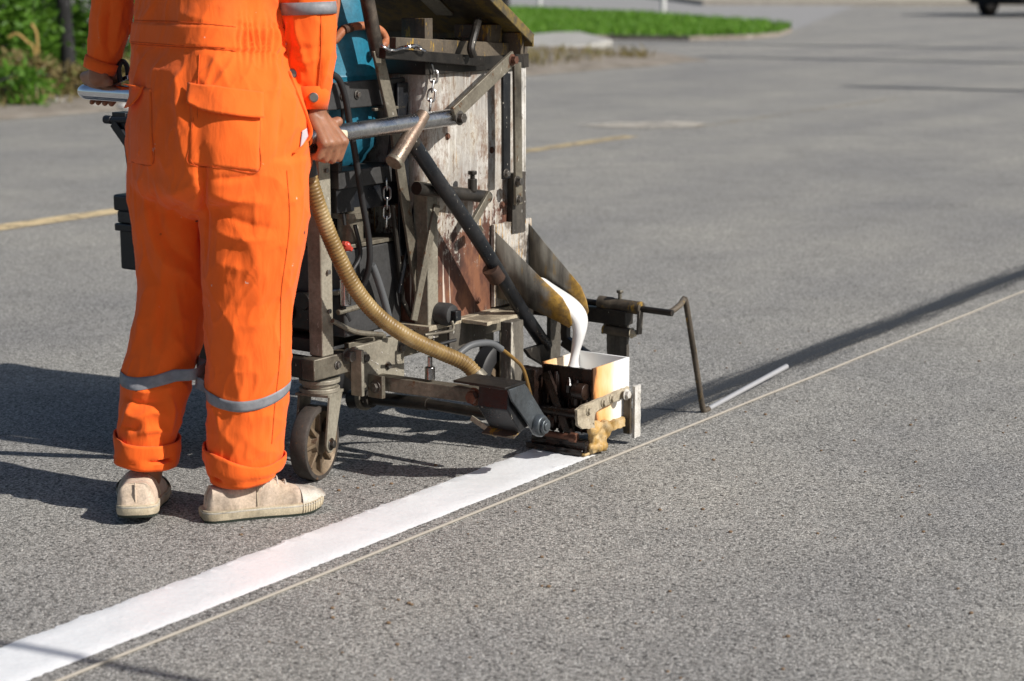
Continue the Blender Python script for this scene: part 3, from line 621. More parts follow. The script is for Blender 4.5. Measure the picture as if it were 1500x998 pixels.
# --- valve lever: chrome handle tube, link bar, sleeve, lift rod
HB0, HB1 = Qt(486, 198, -.25), Qt(668, 171, -.25)
b = B(); b.tube([HB0 - U * .085, HB1], .0195, 20); hb = part(b, "handle_tube", CHROME, bevel=0)
b = B(); b.tube([HB0 + U * .008, HB0 + U * .030], .0205, 18); part(b, "grip_collar", CREAMP, hb)
b = B(); b.bar(Qt(664, 168, -.228), Qt(752, 84, -.228), np.cross(V, U + UP), .034, .009); lk = part(b, "link_bar", STEEL)
bolt(Qt(673, 173, -.224), V, .012, .012, lk); bolt(Qt(750, 88, -.224), V, .010, .012, lk, RUSTBOLT)
b = B(); b.tube([Qt(673, 173, -.265), Qt(673, 173, -.226)], .013, 12); part(b, "pivot_pin", BOLT, lk, 0)
b = B(); b.tube([Qt(578, 236, -.235), Qt(586, 224, -.235), Qt(620, 168, -.245)], [.0195, .0185, .0165], 16); sl = part(b, "tee_sleeve", grimy("worn_brown_sleeve", (.34, .27, .21), (.22, .15, .11), (.10, .05, .03), rough=.35, metal=.6, scale=26), bevel=.001)
b = B(); b.tube([Qt(579, 235, -.235), Qt(576, 239.5, -.235)], [.021, .020], 16); part(b, "end_collar", STEEL, sl)
b = B(); b.tube(spline([Qt(604, 208, -.245), Qt(640, 262, -.235), Qt(700, 350, -.222), Qt(760, 448, -.205), Qt(800, 508, -.195)], 6), .0175, 16); rod = part(b, "lift_rod", BLACKP, bevel=0)
b = B(); b.tube([Qt(718, 393, -.217), Qt(729, 409, -.214)], .0215, 16); part(b, "rod_clamp", RUST, rod)
b = B(); b.tube([Qt(597, 198, -.245), Qt(606, 211, -.245)], .019, 14); part(b, "rod_socket", DARK, rod)
b = B(); b.prism(pt([(770, 512), (800, 503), (808, 512), (826, 540), (818, 548), (778, 524)], -.185), -V * .012); part(b, "lever_plate", DARK)
# second straps on the right front corner
for (x0, y0, x1, y1, tt, m) in ((741, 108, 741, 262, -.262, BLACKP), (757, 92, 759, 300, -.268, STEEL)):
    b = B(); b.bar(Qt(x0, y0, tt), Qt(x1, y1, tt), U, .030, .008); st_ = part(b, "gate_strap", m)
    bolt(Qt(x1, y1 - 8, tt + .004), V, .008, .008, st_)
bolt(Qt(757, 266, -.255), V, .010, .014)
b = B(); b.boxm(3.822, 3.880, T1 + .001, T1 + .016, .515, .665); cake(part(b, "gate_plate", SPLAT), .004)
# drain valve stub on the tank
b = B(); b.tube([Qt(610, 276, -.262), Qt(714, 289, -.262)], .0155, 14); vp = part(b, "valve_pipe", DARK, bevel=0)
b = B(); b.tube([Qt(692, 281, -.255), Qt(692, 262, -.255)], .011, 12); b.tube([Qt(692, 263, -.255), Qt(692, 254, -.255)], .006, 8); b.tube([Qt(692, 256, -.255), Qt(692, 250.5, -.255)], .011, 8); part(b, "set_screw", DARK, vp)
b = B(); b.bar(Qt(717, 284, -.245), Qt(692, 328, -.245), U, .020, .010); part(b, "valve_lever", STEEL, vp)
b = B(); b.tube([Qt(702, 336, -.262), Qt(702, 336, -.238)], .011, 6); part(b, "lever_nut", STEEL, vp)
# round cap low on the tank
b = B(); c = Qt(657, 461, -.265); b.tube([c - V * .03, c, c + V * .012, c + V * .016], [.027, .028, .024, .012], 22); cp = part(b, "drain_cap", GREYP, bevel=0)
b = B(); b.boxm(*(lambda q: (q[0] - .011, q[0] + .011))((c @ U,)), c @ V - V0 + .012, c @ V - V0 + .030, c[2] - .012, c[2] + .012); part(b, "cap_knob", BLACKP, cp)
b = B(); b.tube(spline([Qt(662, 470, -.245), Qt(664, 482, -.24), Qt(655, 486, -.24), Qt(622, 491, -.25)], 5), .004, 8); part(b, "hook_rod", STEEL)
# --- chute with its paint
def chute():
    near_top = [Qs(x, y, s) for x, y, s in ((716, 330, 3.752), (748, 362, 3.760), (790, 405, 3.775), (824, 437, 3.790), (834, 455, 3.797), (838, 474, 3.802))]
    near_bot = [Qs(x, y, s) for x, y, s in ((712, 432, 3.756), (738, 439, 3.764), (767, 447, 3.776), (792, 459, 3.790), (815, 470, 3.798), (834, 480, 3.804))]
    far_top = [Qs(x, y, s) for x, y, s in ((770, 322, 3.902), (798, 356, 3.898), (828, 392, 3.890), (851, 420, 3.884), (859, 440, 3.880), (862, 456, 3.876))]
    far_bot = [Qs(x, y, s) for x, y, s in ((768, 418, 3.902), (790, 426, 3.896), (815, 440, 3.888), (838, 452, 3.882), (850, 460, 3.878), (858, 466, 3.874))]
    def skin(a, d, th, nm, m, par=mach):
        b = B(); n = len(a); vs = list(a) + list(d); b.add(vs, [(i, i + 1, n + i + 1, n + i) for i in range(n - 1)]); o = part(b, nm, m, par, 0)
        md = o.modifiers.new("thick", 'SOLIDIFY'); md.thickness = th; md.offset = 0; return o
    o = skin(near_top, near_bot, .003, "chute", CHUTEM)
    skin(far_top, far_bot, .003, "chute_wall", CHUTEM, o); skin([p + UP * .002 for p in near_bot], [p + UP * .002 for p in far_bot], .003, "chute_floor", CHUTEM, o)
    return near_bot, far_bot
nb, fb = chute()
b = B(); b.boxm(3.748, 3.912, -.297, -.288, .34, .545); cake(part(b, "chute_back", RUNS), .005)
rows = []   # paint lying in the chute then falling as a bent rope into the box
def blob_row(c, a, h, nd): # a along U, h in V/Z plane
    return [c + U * a * math.cos(q) + nd * h * math.sin(q) for q in np.linspace(0, 2 * math.pi, 18, endpoint=False)]
cen = [(776, 409, .050, .0015), (794, 422, .050, .005), (812, 434, .047, .009), (829, 445, .042, .013), (842, 455, .036, .018), (849, 468, .030, .021), (850, 482, .023, .017), (847, 498, .018, .013), (843, 513, .015, .0105), (841, 528, .015, .010), (840, 541, .019, .013), (840, 547, .040, .030)]
P_ = [Qs(x, y, 3.838) for x, y, a, h in cen]; vs = []
for i, (x, y, a, h) in enumerate(cen):
    d = P_[min(i + 1, len(P_) - 1)] - P_[max(i - 1, 0)]; d /= np.linalg.norm(d); nd = np.cross(d, U); nd /= np.linalg.norm(nd)
    w_ = 1 + .10 * mnoise.noise((i * .9, 0, 0)); vs += blob_row(P_[i] + nd * (.004 if i < 4 else 0), a * w_, h, nd)
vs = [p_ + .0045 * np.array(mnoise.noise_vector(Vector(p_) * 45)) * np.array([1, 1, .4]) for p_ in vs]
b = B(); b.loft_raw(vs, len(cen), 18); ps_ = part(b, "paint_stream", LIQUID, bevel=0); md = ps_.modifiers.new("s", 'SUBSURF'); md.levels = md.render_levels = 2
# --- screed box
X0, X1, Y0, Y1, BZ0, BZ1 = 3.757, 3.925, -.152, -.002, .055, .217
b = B()
wt = .006
b.boxm(X0, X1, Y1 - wt, Y1, BZ0, BZ1); b.boxm(X1 - wt, X1, Y0, Y1 - wt - .0005, BZ0, BZ1); b.boxm(X0 + .0005, X1 - wt - .0005, Y0, Y0 + wt, BZ0, BZ1 - .0008)
sb = part(b, "screed_box", BOXCREAM, bevel=.001)
b = B(); b.boxm(X0 - .002, X0 + wt, Y0 + .0065, Y1 - wt - .0005, BZ0, BZ1 - .004); cake(part(b, "rear_wall", BURNT, sb), 0.006)
b = B(); b.boxm(X0 + wt + .001, X1 - wt - .001, Y0 + wt + .001, Y1 - wt - .001, .10, .158); part(b, "molten_paint", LIQUID, sb)
b = B()  # crusted rear face: hinge barrel, clamps and drips
for k in range(26):
    t_ = rng.uniform(Y0 - .01, Y1 - .012); z1 = rng.uniform(.08, .20); L = rng.uniform(.02, .07); r_ = rng.uniform(.004, .010)
    b.tube([M(X0 - .004, t_, z1), M(X0 - .008, t_ + .003, z1 - L * .5), M(X0 - .006, t_, z1 - L), M(X0 - .003, t_, z1 - L - .006)], [r_ * .5, r_, r_ * .9, .001], 7)
part(b, "paint_crust", BURNT, sb, 0)
b = B(); b.tube([M(X0 - .022, Y0 - .02, .105), M(X0 - .022, Y1 - .03, .105)], .013, 14); part(b, "hinge_barrel", BURNT, sb)
b = B(); b.tube([M(X0 - .014, Y1 - .045, .16), M(X0 - .014, Y1 - .012, .16)], .020, 16); part(b, "hinge_barrel", BURNT, sb)
b = B(); b.bar(Qs(800, 545, 3.735), Qs(835, 640, 3.735), V, .020, .010); cake(part(b, "rear_strap", BURNT, sb), 0.005)
b = B(); b.boxm(X0 - .05, X0 - .012, Y0 - .06, Y0 + .012, .07, .205); cake(part(b, "burner_housing", BURNT, sb, .004), 0.012)
b = B(); b.boxm(X0 - .030, X0 - .003, Y0 - .01, Y1 - .004, .012, .040); b.boxm(X0 - .040, X0 - .031, Y0 - .02, Y1 - .01, .006, .020); cake(part(b, "shoe_bar", BURNT, sb, .002), 0.009)
b = B(); b.boxm(X0 - .034, X0 + .03, Y0 - .012, Y1 - .001, .0055, .0115); part(b, "gate_blade", YELLOWCAKE, sb)
b = B(); b.tube([M(X0 - .03, Y0 + .03, .047), M(X0 - .03, Y1 - .03, .047)], .008, 12); b.tube([M(X0 - .03, Y1 - .045, .047), M(X0 - .03, Y1 - .028, .047)], .013, 8); part(b, "gate_screw", RUSTBOLT, sb)
b = B()   # caked block on the side, uneven
for k in range(30):
    s_ = rng.uniform(X0 - .02, X0 + .055); z_ = rng.uniform(.012, .075); b.ball(M(s_, Y1 + rng.uniform(-.002, .010), z_), (rng.uniform(.006, .015),) * 3, 8, 6)
b.boxm(X0 - .012, X0 + .05, Y1 - .008, Y1 + .009, .008, .075); CAKE = b
b = B(); b.boxm(X0 + .055, X0 + .13, Y1 + .001, Y1 + .012, .05, .073); cake(part(b, "yellow_bar", YELLOWCAKE, sb, .002), 0.007)
CAKE_ = CAKE
# slotted link and end plate on the box's right side
sl_ = [(842, 612), (842, 601), (848, 595), (905, 571), (918, 566), (920, 577), (908, 583), (872, 598), (867, 604), (862, 606), (857, 609), (856, 618), (866, 619), (868, 626), (850, 628), (843, 622)]
b = B(); b.prism(pt(sl_, .013), V * .007); sk = cake(part(b, "slotted_link", CREAMST, sb), .006)
for q in ((862, 602), (884, 590), (896, 584)): bolt(Qt(*q, .020), V, .008, .006, sk, CREAMST)
b = B(); b.boxm(3.902, 3.930, .0215, .029, .018, .150); ep = cake(part(b, "end_plate", WHITECAKE, sb), .006)
bolt(Qt(917, 578, .029), V, .010, .008, ep, WHITECAKE)
b = B(); b.boxm(3.892, 3.9015, .002, .021, .03, .135); cake(part(b, "end_angle", SPLATY, sb), 0.006)
# --- bracket carrying the chute and box
b = B(); b.boxm(3.60, 3.775, -.285, -.205, .325, .333); br = cake(part(b, "bracket_top", CREAMST, bevel=.003), .005)
b = B(); b.bar(Qt(750, 470, -.19), Qt(750, 560, -.19), U, .052, .03); cake(part(b, "bracket_leg", SPLAT, br), .006)
b = B(); b.bar(Qt(811, 462, -.19), Qt(811, 532, -.19), U, .045, .012); cake(part(b, "bracket_leg", SPLAT, br), .006)
b = B(); b.boxm(3.55, 3.70, -.287, -.280, .255, .3245); cake(part(b, "bracket_web", SPLAT, br), 0.003)
# --- lower frame
b = B(); b.boxm(3.17, 4.02, -.42, -.38, .245, .295); lr = part(b, "side_rail", STEEL, bevel=.003)
b = B(); b.boxm(3.17, 4.02, -.96, -.92, .245, .295); part(b, "side_rail", STEEL, bevel=.003)
for s_ in (3.19, 3.98): b = B(); b.boxm(s_ - .02, s_ + .02, -.9195, -.4205, .247, .293); part(b, "cross_rail", DARK, bevel=.003)
b = B(); b.boxm(3.30, 3.485, -.379, -.367, .195, .305); b.boxm(3.296, 3.306, -.3785, -.345, .19, .30); sp = part(b, "side_plate", STEELL, bevel=.002)
bolt(M(3.33, -.366, .275), V, .010, .010, sp); bolt(M(3.47, -.366, .275), V, .009, .008, sp); bolt(M(3.285, -.379, .285), V, .013, .016, lr)
b = B(); b.boxm(3.20, 3.24, -.42, -.38, .296, .915); po = part(b, "post", STEELL, bevel=.003)
for z_ in (.40, .49, .60, .72, .80): bolt(M(3.222, -.38, z_), V, .006, .005, po, washer=False)
for z_ in (.72,): bolt(M(3.20, -.405, z_), -U, .007, .006, po)
b = B(); b.boxm(3.20, 3.24, -.96, -.92, .296, .915); part(b, "post", STEELL, bevel=.003)
b = B(); b.boxm(3.20, 3.49, -.372, -.358, .855, .915); ur = part(b, "upper_rail", GREYP, bevel=.003)
for s_ in (3.26, 3.31): bolt(M(s_, -.357, .885), V, .007, .006, ur)
b = B(); b.boxm(3.20, 3.49, -.96, -.946, .855, .915); part(b, "upper_rail", GREYP, bevel=.003)
b = B(); b.boxm(3.205, 3.235, -.9195, -.4205, .87, .91); part(b, "upper_cross_rail", DARK, bevel=.003)
# cross arm to the bead dispenser
a0, a1 = M(3.385, -.368, .208), Qs(708, 580, 3.455)
b = B(); b.bar(a0, a1, UP, .034, .034); ar = part(b, "cross_arm", STEEL, bevel=.002)
b = B(); b.boxm(3.345, 3.358, -.368, -.325, .178, .232); part(b, "arm_bracket", STEEL, ar); bolt(M(3.345, -.345, .205), -U, .011, .008, ar)
c = a1 - V * .012 - U * .02; bolt(c + U * .002, -U, .015, .016, ar, RUSTBOLT)
q = Qs(630, 556, 3.42); b = B(); b.tube([q, q + UP * .03], .012, 12); b.tube([q + UP * .03, q + UP * .055], .006, 10); part(b, "grease_nipple", CHROME, ar)
# drive shaft along the ground
b = B(); b.tube([Qs(515, 585, 3.50), Qs(545, 583, 3.50)], .024, 16); b.tube([Qs(545, 583, 3.50), Qs(628, 592, 3.50)], .016, 14); b.tube([Qs(628, 592, 3.5), Qs(745, 612, 3.5)], .013, 14); ds = part(b, "drive_shaft", DARK, bevel=0)
b = B(); b.tube([Qs(530, 584, 3.50), Qs(537, 584, 3.50)], .029, 18); part(b, "shaft_collar", STEEL, ds)
# --- bead dispenser
sd_ = [(742, 571), (766, 562), (771, 569), (792, 604), (801, 618), (800, 631), (791, 640), (780, 637), (772, 622), (748, 588)]
b = B(); b.prism(pt(sd_, .006), V * .006); dp = part(b, "dispenser_end_plate", BLUEG, bevel=.001)
c = Qt(788, 623, .012); b = B(); b.tube([c, c + V * .010, c + V * .016], [.026, .026, .022], 26); b.tube([c + V * .016, c + V * .024], .017, 22); b.tube([c + V * .024, c + V * .027], .010, 16); part(b, "roller_bearing", BLUEG, dp)
bod = [(.005, .003), (.03, .012), (.085, -.06), (.09, -.10), (.05, -.11), (.0, -.05)]
q0 = Qt(744, 571, .0); b = B(); poly = [q0 + U * a + UP * z for a, z in bod]; b.prism(poly, -V * .085); part(b, "bead_hopper", BLACKP, dp, .003)
b = B(); p0 = Qt(768, 562, .004); b.box(p0 - V * .065 - U * .045 + UP * .004, V * .072, U * .042, UP * .003); part(b, "hopper_lid", DARK, dp)
b = B(); q1 = Qt(770, 636, .0); b.bar(q1 - V * .01 - U * .02, q1 - V * .10 - U * .02, U + UP * .4, .03, .004); part(b, "bead_lip", SPLATY, dp)
b = B(); b.bar(Qs(690, 612, 3.47), Qs(728, 638, 3.47), UP + V * .4, .014, .004); part(b, "skid_plate", STEELL, dp)
# --- casters and front wheels
CAST = grimy("worn_cast_iron_wheel", (.27, .20, .13), (.14, .10, .065), (.13, .06, .03), amt=.52, rough=.55, metal=.3, scale=22)
def caster(s_, t_, yaw=0.0, detail=True):
    fw = U * math.cos(yaw) + V * math.sin(yaw); rt = V * math.cos(yaw) - U * math.sin(yaw); c0 = M(s_, t_, 0); hub = c0 - fw * .03 + UP * .088; W_ = .020
    b = B()
    for sg in (-1, 1):
        top = c0 + rt * sg * .036; pl = []
        for q in np.linspace(-math.pi / 2 - 1.57, math.pi / 2 - 1.57, 9): pl.append(hub + rt * sg * .036 + .021 * (math.cos(q) * fw + math.sin(q) * UP))
        pl += [top + fw * .034 + UP * .198, top - fw * .030 + UP * .198]; b.prism(pl, rt * sg * .006)
    b.box(c0 + UP * .2015, rt * .043, fw * .04, UP * .0035); fk = part(b, "caster", STEELL, bevel=.001)
    b = B(); b.tube([c0 + UP * .2052, c0 + UP * .2152], .047, 28); b.tube([c0 + UP * .2155, c0 + UP * .2255], .040, 28); b.tube([c0 + UP * .226, c0 + UP * .236], .048, 28); part(b, "swivel_plate", STEELL, fk)
    n = 40; r = .0875
    ty = B(); vs = []
    for a, q in ((-1, .86), (-1, .97), (-.8, 1), (.8, 1), (1, .97), (1, .86)):
        for j in range(n): th = 2 * math.pi * j / n; vs.append(hub + rt * a * W_ + r * q * (math.cos(th) * fw + math.sin(th) * UP))
    ty.loft_raw(vs, 6, n, False); part(ty, "tyre", grimy("brown_grey_tyre", (.085, .072, .062), (.05, .042, .036), (.15, .085, .05), rough=.6, scale=20), fk, 0)
    rm = B(); vs = []
    prof = [(-1, .86), (-.75, .80), (-.25, .72), (-.25, .36), (-.95, .30), (-.95, .0)]
    for a, q in prof + [(-a, q) for a, q in prof[::-1]]:
        for j in range(n): th = 2 * math.pi * j / n; vs.append(hub + rt * a * W_ + r * max(q, .001) * (math.cos(th) * fw + math.sin(th) * UP))
    rm.loft_raw(vs, len(prof) * 2, n, False)
    for k in range(8):
        th = 2 * math.pi * k / 8; d = math.cos(th) * fw + math.sin(th) * UP; rm.bar(hub + d * r * .28, hub + d * r * .80, rt, W_ * 1.7, .008)
    part(rm, "wheel_rim", CAST, fk, .0015)
    for sg in (-1, 1): bolt(hub + rt * sg * .042, rt * sg, .010, .008, fk)
    return fk
caster(3.243, -.428, math.radians(-13)); caster(3.243, -.94, math.radians(-13))
for t_ in (-.43, -.93):
    ty, rim = wheel_b(M(3.96, t_, .10), .10, .045, V, U); tw = part(ty, "front_wheel", RUBBER, bevel=0); part(rim, "wheel_rim", CAST, tw, 0)
    b = B(); b.boxm(3.93, 3.99, t_ - .035, t_ - .029, .09, .245); b.boxm(3.93, 3.99, t_ + .029, t_ + .035, .09, .245); part(b, "wheel_fork", STEEL, tw)
# --- gas tray, engine and burner box inside the frame
b = B(); b.boxm(3.25, 3.475, -.80, -.365, .675, .715); b.boxm(3.25, 3.262, -.80, -.365, .7155, .735); tr = part(b, "gas_tray", GREYP, bevel=.002)
b = B(); b.boxm(3.25, 3.478, -.79, -.372, .62, .6745); part(b, "tray_skirt", BLACKP, tr)
b = B(); b.boxm(3.27, 3.482, -.66, -.37, .33, .535); eng = part(b, "burner_box", GREYP, bevel=.006)
b = B(); b.boxm(3.262, 3.484, -.665, -.366, .5355, .545); part(b, "box_cover", STEEL, eng)
b = B(); c = M(3.33, -.40, .546); b.tube([c, c + UP * .055], .030, 20); b.tube([c + UP * .056, c + UP * .068], .042, 24); b.tube([c + UP * .0685, c + UP * .082], .034, 24); part(b, "exhaust_neck", STEEL, eng, 0)
b = B(); b.tube(spline([c + UP * .08, c + UP * .115 - V * .012, c + UP * .15 - V * .045 + U * .01, c + UP * .165 - V * .10 + U * .03], 6), .022, 16); part(b, "braided_hose", BRAID, eng, 0)
b = B(); b.tube([M(3.41, -.52, .546), M(3.41, -.52, .62)], .085, 28); part(b, "burner_can", BLACKP, eng, .003)
b = B(); b.boxm(3.22, 3.45, -.80, -.43, .298, .329); part(b, "deck_plate", DARK)
b = B(); b.boxm(3.245, 3.266, -.64, -.44, .335, .43); gbx = part(b, "gearbox", DARK, bevel=.01)
for tt, zz in ((-.47, .41), (-.52, .38)): b = B(); b.tube([M(3.238, tt, zz), M(3.26, tt, zz)], .02, 16); part(b, "gearbox_port", DARK, gbx)
b = B(); b.tube([M(3.262, -.425, .43), M(3.262, -.365, .44)], .010, 12); b.tube([M(3.262, -.362, .41), M(3.262, -.362, .47)], .014, 8); part(b, "brass_cock", CHROME)
b = B(); b.ball(Qt(507, 361, -.355), (.012, .008, .012), 10, 6); b.bar(Qt(503, 356, -.355), Qt(514, 366, -.355), V, .012, .010); part(b, "red_tap", REDP)
b = B(); b.tube([Qt(504, 405, -.36), Qt(504, 414, -.36)], .008, 10); part(b, "red_tap", REDP)
b = B(); b.tube([Qt(495, 458, -.372), Qt(530, 448, -.372)], .007, 10); part(b, "fuel_pipe", STEEL)
b = B(); b.tube(spline([Qt(545, 388, -.345), Qt(555, 415, -.345), Qt(566, 452, -.345), Qt(572, 480, -.35)], 6), .009, 12); part(b, "grey_hose", GREYH, bevel=0)
b = B(); b.boxm(3.30, 3.44, -.40, -.385, .297, .312); part(b, "hose_clip", STEEL)
# lever rods crossing the frame
b = B(); b.tube([Qt(532, -60, -.335), Qt(538, 0, -.335), Qt(553, 80, -.335)], .0165, 16); gl = part(b, "gear_lever", grimy("scuffed_dark_tube", (.05, .045, .042), (.16, .13, .10), (.30, .09, .05), rough=.35, metal=.4, scale=20, rustamt=.64), bevel=0)
b = B(); b.ball(Qt(531, -70, -.335), .024, 14, 10); part(b, "lever_knob", PLASTIC, gl, 0)
b = B(); b.bar(Qt(552, 72, -.332), Qt(576, 180, -.330), U, .034, .008); b.bar(Qt(576, 181, -.330), Qt(622, 488, -.328), U, .030, .008); part(b, "lever_strap", STEEL, gl)
bolt(Qt(617, 438, -.323), V, .006, .006, gl); bolt(Qt(621, 464, -.323), V, .006, .006, gl)
b = B(); b.boxm(3.445, 3.485, -.352, -.346, .50, .905); part(b, "front_post", BLACKP, bevel=.002)
b = B(); b.boxm(3.36, 3.475, -.357, -.346, .845, .852); part(b, "lever_guide", STEEL)
b = B(); b.bar(Qt(612, 280, -.335), Qt(585, 430, -.345), U, .012, .006); part(b, "brace", BLACKP)
# --- hoses
pts = [Qt(447, 235, -.315), Qt(456, 270, -.312), Qt(472, 318, -.308), Qt(494, 372, -.302), Qt(520, 422, -.292), Qt(553, 462, -.278), Qt(598, 494, -.250), Qt(645, 516, -.215), Qt(680, 532, -.180), Qt(700, 552, -.150)]
cl = np.array(spline(pts, 40)); seg = np.r_[0, np.cumsum(np.linalg.norm(np.diff(cl, axis=0), axis=1))]; nn = int(seg[-1] / .0016)
dd = np.linspace(0, seg[-1], nn); cl2 = np.stack([np.interp(dd, seg, cl[:, k]) for k in range(3)], 1)
b = B(); b.tube(list(cl2), [.0180 + .0009 * math.cos(2 * math.pi * q / .0082) for q in dd], 16); part(b, "bead_hose", HOSE, bevel=0, angle=80)
b = B(); b.tube([cl2[0] - (cl2[30] - cl2[0]) * 1.5, cl2[0], cl2[22]], [.021, .021, .0205], 16); part(b, "hose_cuff", GREYP, bevel=0)
b = B(); e_ = cl2[-1] - cl2[-12]; b.tube([cl2[-6], cl2[-1] + e_ * .6], .0215, 16); part(b, "hose_cuff", STEEL, bevel=0)
b = B(); b.tube(spline([Qt(486, 108, -.345), Qt(497, 118, -.342), Qt(506, 145, -.34), Qt(512, 180, -.34), Qt(520, 225, -.34), Qt(530, 290, -.338), Qt(540, 350, -.338), Qt(541, 385, -.34), Qt(533, 415, -.36), Qt(520, 430, -.38)], 8), .0075, 12); part(b, "black_hose", RUBBER, bevel=0)
b = B(); b.tube(spline([Qt(665, 524, -.20), Qt(690, 506, -.19), Qt(718, 503, -.18), Qt(735, 512, -.17)], 8), .0085, 12); part(b, "gas_hose", GREYH, bevel=0)
b = B(); b.tube(spline([Qt(733, 510, -.17), Qt(752, 525, -.16), Qt(766, 540, -.15), Qt(775, 570, -.14), Qt(782, 600, -.13)], 8), .0045, 10); part(b, "gas_pipe", COPPER, bevel=0)
for pth, rr3, m in (([(500, 140, -.38), (503, 200, -.385), (498, 260, -.39), (505, 330, -.38)], .004, RUBBER), ([(560, 130, -.36), (572, 200, -.37), (560, 262, -.38)], .0035, RUBBER), ([(520, 330, -.362), (528, 372, -.36), (515, 400, -.364), (502, 440, -.37), (512, 470, -.372)], .005, RUBBER), ([(600, 500, -.33), (612, 512, -.31), (640, 505, -.28), (668, 498, -.26)], .004, RUBBER), ([(487, 470, -.37), (520, 486, -.365), (560, 490, -.36)], .006, STEEL)):
    b = B(); b.tube(spline([Qt(*q) for q in pth], 8), rr3, 9); part(b, "cable", m, bevel=0)
b = B(); b.tube([Qt(575, 300, -.352), Qt(590, 440, -.352), Qt(612, 482, -.35)], .006, 10); part(b, "linkage_rod", DARK, bevel=0)
b = B(); b.bar(Qt(640, 300, -.290), Qt(606, 470, -.290), U, .022, .006); part(b, "tank_brace", STEEL)
for q in ((630, 420), (640, 380), (700, 440), (655, 200), (720, 220), (735, 300)): bolt(Qt(*q, -.2995), V, .006, .004, tank, RUSTBOLT)
for s_, z_ in ((3.25, .27), (3.42, .27), (3.56, .27), (3.62, .27)): bolt(M(s_, -.3795 if s_ > 3.5 or s_ < 3.29 else -.3665, z_ - (.03 if 3.3 < s_ < 3.5 else 0)), V, .007, .006)
bm_ = B()
for k in range(60):                                      # dried paint spatter on the frame
    q = M(rng.uniform(3.30, 3.60), -.3665, rng.uniform(.2, .30)) if k % 2 else M(rng.uniform(3.49, 3.60), -.283, rng.uniform(.26, .32)); r_ = rng.uniform(.0008, .0026); bm_.ball(q, r_, 6, 4)
tag(part(bm_, "paint_spatter", WHITECAKE, bevel=0), kind="stuff")
# --- chains
def link(c, d, e, L=.030, r=.0028):
    d = np.asarray(d, float) / np.linalg.norm(d); e = np.asarray(e, float); e = e - d * (e @ d); e /= np.linalg.norm(e); q = []
    h = L / 2 - .008
    for a in np.linspace(-math.pi / 2, math.pi / 2, 7): q.append(c + d * (h + .008 * math.cos(a)) + e * .008 * math.sin(a))
    for a in np.linspace(math.pi / 2, 1.5 * math.pi, 7): q.append(c + d * (-h + .008 * math.cos(a)) + e * .008 * math.sin(a))
    q.append(q[0]); b = B(); b.tube(q, r, 7, False); part(b, "chain_link", CHROME, bevel=0)
for path, tt in ((((632, 92), (636, 112), (633, 132), (630, 158)), -.285), (((560, 68), (575, 74), (592, 70), (606, 68), (625, 76)), -.26), (((566, 262), (567, 290), (566, 330)), -.365)):
    cl = np.array(spline([Qt(x, y, tt) for x, y in path], 20)); seg = np.r_[0, np.cumsum(np.linalg.norm(np.diff(cl, axis=0), axis=1))]; k = 0; q = .012
    while q < seg[-1]:
        c = np.array([np.interp(q, seg, cl[:, j]) for j in range(3)]); c2 = np.array([np.interp(q + .01, seg, cl[:, j]) for j in range(3)]); dv = c2 - c
        if np.linalg.norm(dv) < 1e-5: break
        link(c, dv, (V * .8 + U * .6) if k % 2 else (U * .8 - V * .6)); k += 1; q += .022
# --- left side: chrome cross handle, brake lever, battery case
LH0, LH1 = Qs(121, 134, 2.975), Qs(250, 142, 2.975)
b = B(); pts = [LH0 + V * -.004, LH0 + V * .006, LH0 + V * .02, LH1, LH1 + V * .02 + U * .03, LH1 + V * .03 + U * .12, M(3.20, LH1 @ V - V0 + .03, .885)]
b.tube(pts[:1] + pts[1:], [.012, .017, .0185, .0185, .0185, .0185, .0185], 20); lh = part(b, "cross_handle", CHROME2, bevel=0)
b = B(); b.tube(spline([Qs(176, 120, 2.99), Qs(174, 100, 2.99), Qs(179, 90, 3.0), Qs(186, 98, 3.01), Qs(188, 118, 3.01)], 6), .006, 10); part(b, "brake_lever", PLASTIC, lh, 0)
b = B(); b.bar(Qs(160, 124, 3.0), Qs(188, 113, 3.0), UP, .010, .004); part(b, "lever_blade", CHROME2, lh)
b = B(); b.bar(Qs(168, 180, 3.1), Qs(190, 212, 3.1), V, .022, .016); b.tube([Qs(154, 175, 3.1), Qs(164, 176, 3.1)], .010, 12); b.tube([Qs(160, 176, 3.1), Qs(190, 176, 3.1)], .008, 10); b.box(Qs(183, 178, 3.12), V * .022, U * .02, UP * .022); part(b, "throttle_lever", PLASTIC)
b = B(); b.bar(Qs(190, 212, 3.1), M(3.20, -.955, .60), V, .022, .016); part(b, "throttle_arm", PLASTIC)
b = B(); q = M(3.40, -1.23, 0) ; 
def bm(s0, s1, t0, t1, z0, z1, nm, m, par=mach, bv=.006): b = B(); b.boxm(s0, s1, t0, t1, z0, z1); return part(b, nm, m, par, bv)
bat = bm(3.36, 3.52, -1.19, -.965, .405, .525, "battery_case", PLASTIC)
bm(3.358, 3.522, -1.192, -.963, .5255, .556, "case_band", GREYP, bat, .003); bm(3.352, 3.528, -1.20, -.957, .5565, .598, "case_lid", PLASTIC, bat, .006); bm(3.352, 3.528, -1.198, -.957, .505, .524, "case_flange", PLASTIC, bat, .003)
bm(3.37, 3.50, -.9645, -.9605, .30, .50, "case_bracket", STEEL, bat, .002)
